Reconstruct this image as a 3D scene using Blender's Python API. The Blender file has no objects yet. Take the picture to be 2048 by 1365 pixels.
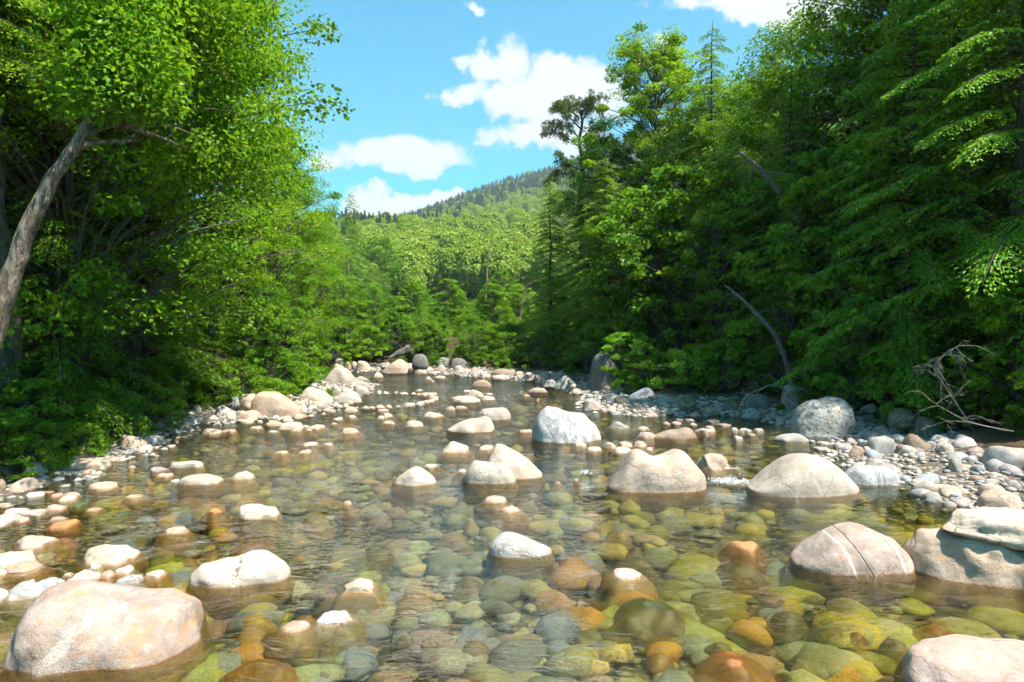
import bpy, bmesh, math, random
import numpy as np
sc = bpy.context.scene
col = sc.collection
rad = math.radians

# ------------------------------------------------------------------ camera, sky, sun, exposure
CAM_H = 3.0
cam = bpy.data.cameras.new('camera'); camo = bpy.data.objects.new('camera', cam); col.objects.link(camo)
camo.location = (0, 0, CAM_H); camo.rotation_euler = (rad(90) - math.atan(42.5 / 1365), 0, 0)
cam.sensor_width = 36; cam.lens = 24; cam.clip_start = 0.05; cam.clip_end = 6000
sc.camera = camo

SUN_EL, SUN_AZ = rad(61), rad(124)          # azimuth clockwise from +Y (the way the camera looks)
sun_dir = np.array([math.sin(SUN_AZ) * math.cos(SUN_EL), math.cos(SUN_AZ) * math.cos(SUN_EL), math.sin(SUN_EL)])
sl = bpy.data.lights.new('sun', 'SUN'); slo = bpy.data.objects.new('sun', sl); col.objects.link(slo)
sl.energy = 5.0; sl.angle = rad(0.53); sl.color = (1.0, 0.95, 0.86)
slo.rotation_euler = (rad(90) - SUN_EL, 0, math.pi - SUN_AZ)
slo.location = (30, -10, 60)

world = bpy.data.worlds.new('World'); sc.world = world; world.use_nodes = True
wt = world.node_tree; wt.nodes.clear()
class NT:
    """small helper to write node trees as expressions"""
    def __init__(s, t): s.t = t
    def n(s, typ, **kw):
        x = s.t.nodes.new(typ)
        for k, v in kw.items(): setattr(x, k, v)
        return x
    def put(s, sock, v):
        if isinstance(v, bpy.types.NodeSocket): s.t.links.new(v, sock)
        elif isinstance(v, (tuple, list)) and hasattr(sock.default_value, '__len__'):
            d = list(v) + [1.0] * (len(sock.default_value) - len(v)); sock.default_value = d
        else: sock.default_value = v
    def math(s, op, a, b=None, c=None, clamp=False):
        x = s.n('ShaderNodeMath', operation=op); x.use_clamp = clamp
        for i, v in enumerate((a, b, c)):
            if v is not None: s.put(x.inputs[i], v)
        return x.outputs[0]
    def vec(s, op, a, b=None):
        x = s.n('ShaderNodeVectorMath', operation=op); s.put(x.inputs[0], a)
        if b is not None: s.put(x.inputs[1], b)
        return x.outputs[1] if op in ('DOT_PRODUCT', 'LENGTH') else x.outputs[0]
    def mix(s, f, a, b, mode='MIX'):
        x = s.n('ShaderNodeMix', data_type='RGBA', blend_type=mode); x.clamp_factor = True
        s.put(x.inputs[0], f); s.put(x.inputs[6], a); s.put(x.inputs[7], b); return x.outputs[2]
    def noise(s, v, scale, detail=4, rough=.5, dist=0.0):
        x = s.n('ShaderNodeTexNoise'); s.put(x.inputs['Vector'], v); x.inputs['Scale'].default_value = scale
        x.inputs['Detail'].default_value = detail; x.inputs['Roughness'].default_value = rough; x.inputs['Distortion'].default_value = dist
        return x.outputs[0]
    def ramp(s, f, a, b, smooth=True):
        x = s.n('ShaderNodeMapRange', interpolation_type='SMOOTHSTEP' if smooth else 'LINEAR')
        s.put(x.inputs[0], f); x.inputs[1].default_value = a; x.inputs[2].default_value = b; return x.outputs[0]
    def xyz(s, v):
        x = s.n('ShaderNodeSeparateXYZ'); s.put(x.inputs[0], v); return x.outputs
    def comb(s, x, y, z):
        c = s.n('ShaderNodeCombineXYZ')
        for i, v in enumerate((x, y, z)): s.put(c.inputs[i], v)
        return c.outputs[0]

W = NT(wt)
sky = W.n('ShaderNodeTexSky', sky_type='NISHITA'); sky.sun_disc = False
sky.sun_elevation = SUN_EL; sky.sun_rotation = SUN_AZ; sky.air_density = 1.0; sky.dust_density = 0.5; sky.ozone_density = 1.0
gen = W.n('ShaderNodeTexCoord').outputs['Generated']
gx, gy, gz = W.xyz(gen)
gyc = W.math('MAXIMUM', gy, 0.02)
u, v = W.math('DIVIDE', gx, gyc), W.math('DIVIDE', gz, gyc)
uv = W.comb(u, v, 0.0)
nb_ = W.n('ShaderNodeTexNoise'); W.put(nb_.inputs['Vector'], uv); nb_.inputs['Scale'].default_value = 15.0; nb_.inputs['Detail'].default_value = 6; nb_.inputs['Roughness'].default_value = .62
n_big = nb_.outputs[0]
u, v, _w = W.xyz(W.vec('ADD', uv, W.vec('MULTIPLY', W.vec('SUBTRACT', nb_.outputs[1], (.5, .5, .5)), (.11, .085, 0))))
nz = W.math('MULTIPLY', W.math('SUBTRACT', n_big, .5), 2.6)
# cumulus of the photograph: direction (x/y, z/y), half sizes, strength
CLOUDS = [(.026, .315, .085, .058, 1.0), (-.018, .366, .05, .045, 1.0), (.10, .325, .08, .055, 1.05), (-.08, .325, .055, .022, .8),
          (.06, .262, .10, .030, 1.1), (-.165, .238, .115, .036, 1.0), (-.14, .170, .12, .024, 1.1), (-.21, .165, .06, .03, .9),
          (.37, .452, .16, .042, 1.0), (.43, .432, .07, .034, .9), (.215, .385, .045, .035, .45), (-.05, .447, .035, .012, .4),
          (-.5, .62, .2, .06, .9), (.1, .78, .25, .07, .8), (.85, .5, .22, .07, .9), (-1.0, .45, .25, .08, .9)]
dens = None; shade = None
for (cu, cv, ru, rv, st) in CLOUDS:
    du = W.math('DIVIDE', W.math('SUBTRACT', u, cu), ru); dv = W.math('DIVIDE', W.math('SUBTRACT', v, cv), rv)
    # flatter bottoms
    dv2 = W.math('MULTIPLY', dv, W.math('ADD', 1.0, W.math('MULTIPLY', W.math('LESS_THAN', dv, 0.0), .45)))
    q = W.math('SUBTRACT', st, W.math('ADD', W.math('MULTIPLY', du, du), W.math('MULTIPLY', dv2, dv2)))
    q = W.math('MAXIMUM', q, -2.0)
    dens = q if dens is None else W.math('MAXIMUM', dens, q)
    sh = W.math('MULTIPLY', W.math('MAXIMUM', q, 0.0), W.math('SUBTRACT', 0.15, dv))
    shade = sh if shade is None else W.math('MAXIMUM', shade, sh)
front = W.ramp(W.math('ADD', dens, nz), -.15, .65)
front = W.math('MULTIPLY', front, W.math('GREATER_THAN', gy, 0.03))
# the rest of the sky carries the same kind of broken cumulus
gzc = W.math('ADD', W.math('MAXIMUM', gz, 0.0), 0.12)
dome = W.comb(W.math('DIVIDE', gx, gzc), W.math('DIVIDE', gy, gzc), 0.0)
back = W.ramp(W.noise(dome, 1.1, 4, .55), .55, .68)
back = W.math('MULTIPLY', back, W.ramp(gy, .45, .1))
cl = W.math('MAXIMUM', front, W.math('MULTIPLY', back, W.ramp(gz, 0.0, .1)))
skyc = W.mix(1.0, sky.outputs[0], (0.17, 1.0, 1.06, 1), 'MULTIPLY')
greyf = W.math('MULTIPLY', W.ramp(W.math('ADD', shade, W.math('MULTIPLY', W.math('SUBTRACT', n_big, .5), .9)), .1, .95), .8)
cloudc = W.mix(greyf, (4.7, 4.8, 4.9, 1), (3.1, 3.4, 3.75, 1))
skyall = W.mix(cl, skyc, cloudc)
bg = W.n('ShaderNodeBackground'); wt.links.new(skyall, bg.inputs[0]); bg.inputs[1].default_value = 0.10
world.cycles.sampling_method = 'MANUAL'; world.cycles.sample_map_resolution = 256
wo = W.n('ShaderNodeOutputWorld'); wt.links.new(bg.outputs[0], wo.inputs[0])

vs = sc.view_settings; vs.view_transform = 'Standard'; vs.look = 'None'; vs.gamma = 1.0; vs.use_curve_mapping = False
vs.exposure = 1.2
sc.render.engine = 'CYCLES'
cy = sc.cycles
cy.use_denoising = True
cy.max_bounces = 4; cy.diffuse_bounces = 2; cy.glossy_bounces = 2; cy.transmission_bounces = 3; cy.transparent_max_bounces = 8
cy.use_adaptive_sampling = True; cy.adaptive_threshold = .045; cy.adaptive_min_samples = 12
cy.sample_clamp_indirect = 6.0; cy.caustics_reflective = False; cy.caustics_refractive = False

# ------------------------------------------------------------------ tools
def tag(o, label=None, cat=None, group=None, kind=None):
    if label: o['label'] = label
    if cat: o['category'] = cat
    if group: o['group'] = group
    if kind: o['kind'] = kind
    return o
def link(name, data, parent=None, loc=None, mat=None):
    o = bpy.data.objects.new(name, data); col.objects.link(o)
    if parent is not None: o.parent = parent
    if loc is not None: o.location = loc
    if mat is not None and data is not None and not data.materials: data.materials.append(mat)
    return o
def mesh_np(name, V, Fc, smooth=True):
    """mesh from vertex array and an (n,3) or (n,4) face array"""
    V = np.asarray(V, np.float32); Fc = np.asarray(Fc, np.int32); k = Fc.shape[1]
    me = bpy.data.meshes.new(name)
    me.vertices.add(len(V)); me.vertices.foreach_set('co', V.ravel())
    me.loops.add(Fc.size); me.loops.foreach_set('vertex_index', Fc.ravel())
    me.polygons.add(len(Fc)); me.polygons.foreach_set('loop_start', np.arange(0, Fc.size, k, dtype=np.int32))
    me.polygons.foreach_set('loop_total', np.full(len(Fc), k, np.int32))
    if smooth: me.polygons.foreach_set('use_smooth', np.ones(len(Fc), bool))
    me.update(calc_edges=True)
    return me
def vnoise(P, seed=0):
    """smooth value noise in -1..1, vectorised"""
    P = np.asarray(P, np.float64); I = np.floor(P).astype(np.int64); f = P - I; f = f * f * (3 - 2 * f)
    def h(i, j, k):
        n = (i * 374761393 + j * 668265263 + k * 2147483647 + seed * 1274126177) & 0xffffffff
        n = ((n ^ (n >> 13)) * 1274126177) & 0xffffffff
        return ((n ^ (n >> 16)) & 0xffff) / 32767.5 - 1
    x, y, z = I.T; r = 0
    for a in (0, 1):
        for b in (0, 1):
            for c in (0, 1):
                w = (f[:, 0] if a else 1 - f[:, 0]) * (f[:, 1] if b else 1 - f[:, 1]) * (f[:, 2] if c else 1 - f[:, 2])
                r = r + w * h(x + a, y + b, z + c)
    return r
def fbm(P, seed=0, oct=3):
    r = 0; a = 1.0
    for i in range(oct):
        r = r + a * vnoise(np.asarray(P) * (2.03 ** i) + 17.3 * i, seed + i); a *= .5
    return r
_ICO = {}
def ico(s):
    if s not in _ICO:
        bm = bmesh.new(); bmesh.ops.create_icosphere(bm, subdivisions=s, radius=1)
        _ICO[s] = (np.array([v.co[:] for v in bm.verts]), np.array([[v.index for v in f.verts] for f in bm.faces])); bm.free()
    return _ICO[s]
class Quads:
    def __init__(s): s.v = []; s.f = []; s.n = 0
    def add(s, V, Fc): s.v.append(np.asarray(V, np.float32)); s.f.append(np.asarray(Fc, np.int64) + s.n); s.n += len(V)
    def tube(s, path, radii, sides=6, wob=0.0, seed=0):
        path = np.asarray(path, float); n = len(path); radii = np.asarray(radii, float)
        T = np.gradient(path, axis=0); T /= np.linalg.norm(T, axis=1, keepdims=True) + 1e-9
        ref = np.where(np.abs(T[:, 2:3]) > .9, [[1.0, 0, 0]], [[0, 0, 1.0]])
        A = np.cross(T, ref); A /= np.linalg.norm(A, axis=1, keepdims=True) + 1e-9; B = np.cross(T, A)
        if n > 9:
            a = A[0]
            for k in range(n):
                a = a - T[k] * (a @ T[k]); a /= np.linalg.norm(a) + 1e-9; A[k] = a
            B = np.cross(T, A)
        th = np.linspace(0, 2 * math.pi, sides, endpoint=False)
        V = path[:, None] + radii[:, None, None] * (A[:, None] * np.cos(th)[None, :, None] + B[:, None] * np.sin(th)[None, :, None])
        V = V.reshape(-1, 3)
        if wob: V = V + wob * np.repeat(radii, sides)[:, None] * np.stack([vnoise(V * 4 + 5, seed), vnoise(V * 4 + 55, seed), vnoise(V * 4 + 99, seed)], 1)
        i = np.arange(n - 1)[:, None] * sides; j = np.arange(sides)[None, :]; k = (j + 1) % sides
        Fc = np.stack([i + j, i + k, i + sides + k, i + sides + j], -1).reshape(-1, 4)
        s.add(V, Fc)
    def leaves(s, P, D, N, L, Wd, fold=.25):
        """kite-shaped leaf per row: base P, pointing D, facing N"""
        n = len(P); D = D / (np.linalg.norm(D, axis=1, keepdims=True) + 1e-9)
        S = np.cross(D, N); S /= np.linalg.norm(S, axis=1, keepdims=True) + 1e-9; U = np.cross(S, D)
        L = np.broadcast_to(np.asarray(L, float), (n,))[:, None]; Wd = np.broadcast_to(np.asarray(Wd, float), (n,))[:, None]
        a = P; c = P + D * L - U * L * .12
        b = P + D * L * .45 + S * Wd * .5 + U * Wd * fold; d = P + D * L * .45 - S * Wd * .5 + U * Wd * fold
        V = np.stack([a, b, c, d], 1).reshape(-1, 3)
        s.add(V, np.arange(4 * n).reshape(n, 4))
    def mesh(s, name, smooth=True): return mesh_np(name, np.concatenate(s.v), np.concatenate(s.f), smooth)
def lerp_path(pts, n):
    """smooth path through points"""
    pts = np.asarray(pts, float); t = np.linspace(0, len(pts) - 1, n); i = np.clip(t.astype(int), 0, len(pts) - 2); f = (t - i)[:, None]
    p0 = pts[np.clip(i - 1, 0, None)]; p1 = pts[i]; p2 = pts[i + 1]; p3 = pts[np.clip(i + 2, None, len(pts) - 1)]
    return .5 * (2 * p1 + (p2 - p0) * f + (2 * p0 - 5 * p1 + 4 * p2 - p3) * f ** 2 + (3 * p1 - p0 - 3 * p2 + p3) * f ** 3)

# ------------------------------------------------------------------ materials
def new_mat(name):
    m = bpy.data.materials.new(name); m.use_nodes = True; m.node_tree.nodes.clear()
    return m, NT(m.node_tree)
def finish(m, N, surf):
    o = N.n('ShaderNodeOutputMaterial'); N.t.links.new(surf, o.inputs[0]); return m
def bump(N, h, strength, dist=.02, normal=None):
    b = N.n('ShaderNodeBump'); N.put(b.inputs['Height'], h); b.inputs['Strength'].default_value = strength; b.inputs['Distance'].default_value = dist
    if normal is not None: N.t.links.new(normal, b.inputs['Normal'])
    return b.outputs[0]
def principled(N, color, rough, normal=None, spec=.4):
    p = N.n('ShaderNodeBsdfPrincipled'); N.put(p.inputs['Base Color'], color); N.put(p.inputs['Roughness'], rough)
    p.inputs['Specular IOR Level'].default_value = spec
    if normal is not None: N.t.links.new(normal, p.inputs['Normal'])
    return p.outputs[0]

def rock_material(name, style='plain'):
    m, N = new_mat(name)
    oi = N.n('ShaderNodeObjectInfo'); base, lich, rnd = oi.outputs['Color'], oi.outputs['Alpha'], oi.outputs['Random']
    oc = N.n('ShaderNodeTexCoord').outputs['Object']
    off = N.comb(N.math('MULTIPLY', rnd, 37.0), N.math('MULTIPLY', rnd, 91.0), N.math('MULTIPLY', rnd, 13.0))
    P = N.vec('ADD', oc, off)
    geo = N.n('ShaderNodeNewGeometry'); wz = N.xyz(geo.outputs['Position'])[2]
    n1 = N.noise(P, 2.2, 3, .6, .6); n2 = N.noise(P, 70, 2, .7); n3 = N.noise(P, 9, 4, .65)
    strv = N.vec('MULTIPLY', P, (1.3, 2.2, 7.0)); n4 = N.noise(strv, 1.6, 3, .6, 1.0)
    c = N.mix(N.ramp(n1, .3, .7), N.mix(1.0, base, (.72, .69, .68, 1), 'MULTIPLY'), N.mix(1.0, base, (1.12, 1.1, 1.07, 1), 'MULTIPLY'))
    c = N.mix(N.math('MULTIPLY', N.ramp(n4, .50, .70), .55), c, N.mix(1.0, base, (.95, .68, .46, 1), 'MULTIPLY'))
    c = N.mix(N.math('MULTIPLY', N.ramp(n3, .52, .72), .30), c, (.62, .58, .53, 1))
    c = N.mix(N.math('MULTIPLY', N.ramp(n2, .54, .66), .5), c, N.mix(1.0, base, (.45, .42, .42, 1), 'MULTIPLY'))
    h = N.math('ADD', N.math('MULTIPLY', n3, .8), N.math('MULTIPLY', n2, .22))
    if style == 'white':
        q = N.noise(N.vec('MULTIPLY', P, (1.2, 1.0, .6)), 1.7, 6, .72, .5)
        band = N.math('ABSOLUTE', N.math('SUBTRACT', q, .5))
        c = N.mix(N.math('MULTIPLY', N.ramp(band, .045, .0), .5), c, (.20, .20, .205, 1))
        c = N.mix(N.math('MULTIPLY', N.ramp(N.noise(P, 4.5, 6, .7, 1.5), .52, .66), .5), c, (.36, .35, .34, 1))
        h = N.math('SUBTRACT', h, N.math('MULTIPLY', N.ramp(band, .05, .0), .5))
    if style == 'streak':
        x, y, z = N.xyz(oc); dg = N.vec('MULTIPLY', N.comb(N.math('ADD', x, N.math('MULTIPLY', z, -.55)), y, N.math('ADD', z, N.math('MULTIPLY', x, .3))), (3.2, 1.0, 1.1))
        s1 = N.noise(dg, 1.5, 5, .68, .5); s2 = N.noise(N.vec('ADD', dg, (7, 3, 1)), 2.4, 5, .7, .5)
        c = N.mix(N.math('MULTIPLY', N.ramp(s1, .50, .66), .75), c, (.44, .25, .115, 1)); c = N.mix(N.math('MULTIPLY', N.ramp(s2, .52, .66), .75), c, (.27, .225, .225, 1)); c = N.mix(N.math('MULTIPLY', N.ramp(s1, .43, .33), .6), c, (.66, .58, .49, 1))
        h = N.math('ADD', h, N.math('MULTIPLY', s2, .5))
    if style == 'vein':
        x, y, z = N.xyz(oc)
        wob = N.math('MULTIPLY', N.math('SUBTRACT', n3, .5), .05)
        for k, (a, b, wd) in enumerate(((-.26, -.30, .028), (.42, -.16, .022))):
            d = N.math('ABSOLUTE', N.math('ADD', N.math('SUBTRACT', N.math('SUBTRACT', x, a), N.math('MULTIPLY', N.math('SUBTRACT', .35, z), -b * 1.3)), wob))
            c = N.mix(N.math('MULTIPLY', N.ramp(d, wd * .8, wd * .3), .55), c, (.78, .72, .64, 1))
        d = N.math('ABSOLUTE', N.math('ADD', N.math('SUBTRACT', N.math('ADD', x, .12), N.math('MULTIPLY', N.math('SUBTRACT', .35, z), .55)), wob))
        c = N.mix(N.math('MULTIPLY', N.ramp(d, .010, .003), .7), c, (.18, .11, .07, 1)); h = N.math('SUBTRACT', h, N.ramp(d, .014, .002))
    if style in ('plain', 'vein', 'crack'):
        # hairline joints
        vo = N.n('ShaderNodeTexVoronoi', feature='DISTANCE_TO_EDGE'); N.put(vo.inputs['Vector'], N.vec('ADD', P, N.vec('MULTIPLY', N.comb(n1, n1, n1), (.5, -.4, .6)))); vo.inputs['Scale'].default_value = 1.05
        e = N.math('MULTIPLY', N.ramp(vo.outputs['Distance'], .012, .002), N.ramp(n1, .44, .50))
        c = N.mix(N.math('MULTIPLY', e, .55 if style != 'crack' else .8), c, (.10, .075, .05, 1))
    # lichen and moss (alpha of the object colour: 0 none, 1 lichen, 2 moss)
    l1 = N.ramp(N.math('ADD', N.noise(P, 7, 4, .75), N.math('MULTIPLY', N.math('SUBTRACT', lich, 1.0), .12)), .50, .60)
    c = N.mix(N.math('MULTIPLY', l1, N.math('MINIMUM', lich, .8)), c, (.075, .072, .065, 1))
    l2 = N.ramp(N.noise(P, 16, 3, .7), .54, .62)
    c = N.mix(N.math('MULTIPLY', l2, N.math('MINIMUM', N.math('MULTIPLY', lich, .6), .6)), c, (.40, .43, .38, 1))
    nz_ = N.xyz(geo.outputs['Normal'])[2]
    mo = N.math('MULTIPLY', N.ramp(N.math('ADD', nz_, N.math('MULTIPLY', n3, .9)), .7, 1.2), N.math('SUBTRACT', N.math('MAXIMUM', lich, 1.0), 1.0))
    c = N.mix(mo, c, (.055, .085, .018, 1))
    # water stain: rust rim at the waterline, algae below it
    zz = N.math('ADD', wz, N.math('MULTIPLY', N.math('SUBTRACT', n3, .5), .03))
    rim = N.ramp(zz, .030, .002); under = N.ramp(zz, .004, -.045)
    c = N.mix(N.math('MULTIPLY', rim, .8), c, N.mix(1.0, c, (.72, .50, .32, 1), 'MULTIPLY'))
    alg = N.mix(N.ramp(N.math('ADD', n1, N.math('MULTIPLY', N.math('SUBTRACT', rnd, .5), .35)), .4, .6), (.40, .24, .022, 1), (.30, .27, .03, 1))
    alg = N.mix(N.ramp(n2, .42, .60), alg, N.mix(1.0, alg, (.42, .38, .3, 1), 'MULTIPLY'))
    alg = N.mix(N.math('MULTIPLY', N.ramp(n3, .42, .60), .8), alg, N.mix(1.0, alg, (.40, .36, .30, 1), 'MULTIPLY'))
    c = N.mix(N.math('MULTIPLY', under, .86), c, N.mix(N.math('ADD', .2, N.math('MULTIPLY', rnd, .6)), alg, N.mix(1.0, base, (.52, .40, .22, 1), 'MULTIPLY')))
    rough = N.math('SUBTRACT', .82, N.math('MULTIPLY', rim, .5))
    nb = bump(N, h, .75, .035)
    return finish(m, N, principled(N, c, rough, nb, .35))
M = {}
M['rock'] = rock_material('granite'); M['rock_white'] = rock_material('streaked_white_granite', 'white')
M['rock_streak'] = rock_material('streaked_pink_granite', 'streak')
M['rock_vein'] = rock_material('quartz_veined_granite', 'vein'); M['rock_crack'] = rock_material('cracked_granite', 'crack')
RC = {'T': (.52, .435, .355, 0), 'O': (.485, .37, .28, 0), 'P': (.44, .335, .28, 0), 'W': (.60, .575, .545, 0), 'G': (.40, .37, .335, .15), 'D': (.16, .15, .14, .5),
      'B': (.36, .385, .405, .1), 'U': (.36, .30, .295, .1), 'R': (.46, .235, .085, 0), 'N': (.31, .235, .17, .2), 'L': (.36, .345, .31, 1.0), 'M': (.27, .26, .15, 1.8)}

def leaf_material(name, dark, mid, lite, trans=.4, gloss=.12, tcol=(1.5, 1.35, .55)):
    m, N = new_mat(name)
    oi = N.n('ShaderNodeObjectInfo'); geo = N.n('ShaderNodeNewGeometry')
    rnd = geo.outputs['Random Per Island']
    f = N.math('ADD', N.math('MULTIPLY', rnd, .75), N.math('MULTIPLY', oi.outputs['Random'], .35))
    pn = N.noise(geo.outputs['Position'], .55, 3, .5)
    f = N.math('ADD', f, N.math('MULTIPLY', N.math('SUBTRACT', pn, .5), .9))
    c = N.mix(N.ramp(f, .05, .55, False), dark, mid); c = N.mix(N.ramp(f, .55, 1.15, False), c, lite)
    c = N.mix(1.0, c, oi.outputs['Color'], 'MULTIPLY')
    d = N.n('ShaderNodeBsdfDiffuse'); N.put(d.inputs[0], c)
    t = N.n('ShaderNodeBsdfTranslucent'); N.put(t.inputs[0], N.mix(1.0, c, (*tcol, 1), 'MULTIPLY'))
    g = N.n('ShaderNodeBsdfGlossy'); g.inputs['Roughness'].default_value = .42; g.inputs[0].default_value = (.9, .95, 1, 1)
    a = N.n('ShaderNodeMixShader'); a.inputs[0].default_value = trans; N.t.links.new(d.outputs[0], a.inputs[1]); N.t.links.new(t.outputs[0], a.inputs[2])
    lw = N.n('ShaderNodeFresnel'); lw.inputs[0].default_value = 1.4
    b = N.n('ShaderNodeMixShader'); N.put(b.inputs[0], N.math('MULTIPLY', N.math('MINIMUM', lw.outputs[0], .25), gloss * 6)); N.t.links.new(a.outputs[0], b.inputs[1]); N.t.links.new(g.outputs[0], b.inputs[2])
    return finish(m, N, b.outputs[0])
M['leaf'] = leaf_material('broad_leaves', (.050, .130, .010, 1), (.115, .25, .014, 1), (.215, .35, .022, 1), trans=.45, gloss=.022)
M['needle'] = leaf_material('hemlock_needles', (.055, .14, .012, 1), (.13, .26, .018, 1), (.26, .38, .026, 1), trans=.33, gloss=.03)
M['pine'] = leaf_material('pine_needles', (.05, .085, .026, 1), (.10, .15, .036, 1), (.16, .21, .05, 1), trans=.25, gloss=.03)
M['grass'] = leaf_material('grass_blades', (.10, .20, .018, 1), (.17, .31, .025, 1), (.25, .38, .04, 1), trans=.45, gloss=.04)
M['farleaf'] = leaf_material('far_leaves', (.14, .235, .028, 1), (.235, .345, .05, 1), (.34, .42, .09, 1), trans=.3, gloss=.0)
M['farneedle'] = leaf_material('far_needles', (.04, .085, .03, 1), (.065, .12, .036, 1), (.09, .15, .045, 1), trans=.15, gloss=.0)
def bark_material(name, a, b, c3, sc_=1.0):
    m, N = new_mat(name); oc = N.n('ShaderNodeTexCoord').outputs['Object']
    g = N.vec('MULTIPLY', oc, (9 * sc_, 9 * sc_, 1.6 * sc_))
    n1 = N.noise(g, 1.6, 6, .65, .8); n2 = N.noise(oc, 2.3, 4, .6); n3 = N.noise(oc, 26, 3, .6)
    c = N.mix(N.ramp(n1, .35, .65), a, b); c = N.mix(N.math('MULTIPLY', N.ramp(n2, .5, .66), .8), c, c3)
    c = N.mix(N.math('MULTIPLY', N.ramp(n3, .55, .7), .35), c, (.30, .28, .24, 1))
    return finish(m, N, principled(N, c, .9, bump(N, N.math('ADD', n1, N.math('MULTIPLY', n3, .3)), 1.0, .06), .2))
M['bark'] = bark_material('grey_bark', (.06, .048, .038, 1), (.17, .145, .12, 1), (.11, .10, .06, 1))
M['bark_lit'] = bark_material('pale_birch_bark', (.12, .085, .06, 1), (.42, .325, .25, 1), (.13, .10, .035, 1), 1.3)
M['bark_red'] = bark_material('hemlock_bark', (.045, .032, .024, 1), (.14, .095, .068, 1), (.09, .07, .04, 1))
M['dead'] = bark_material('weathered_dead_wood', (.16, .14, .125, 1), (.34, .31, .28, 1), (.22, .18, .14, 1))
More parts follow.
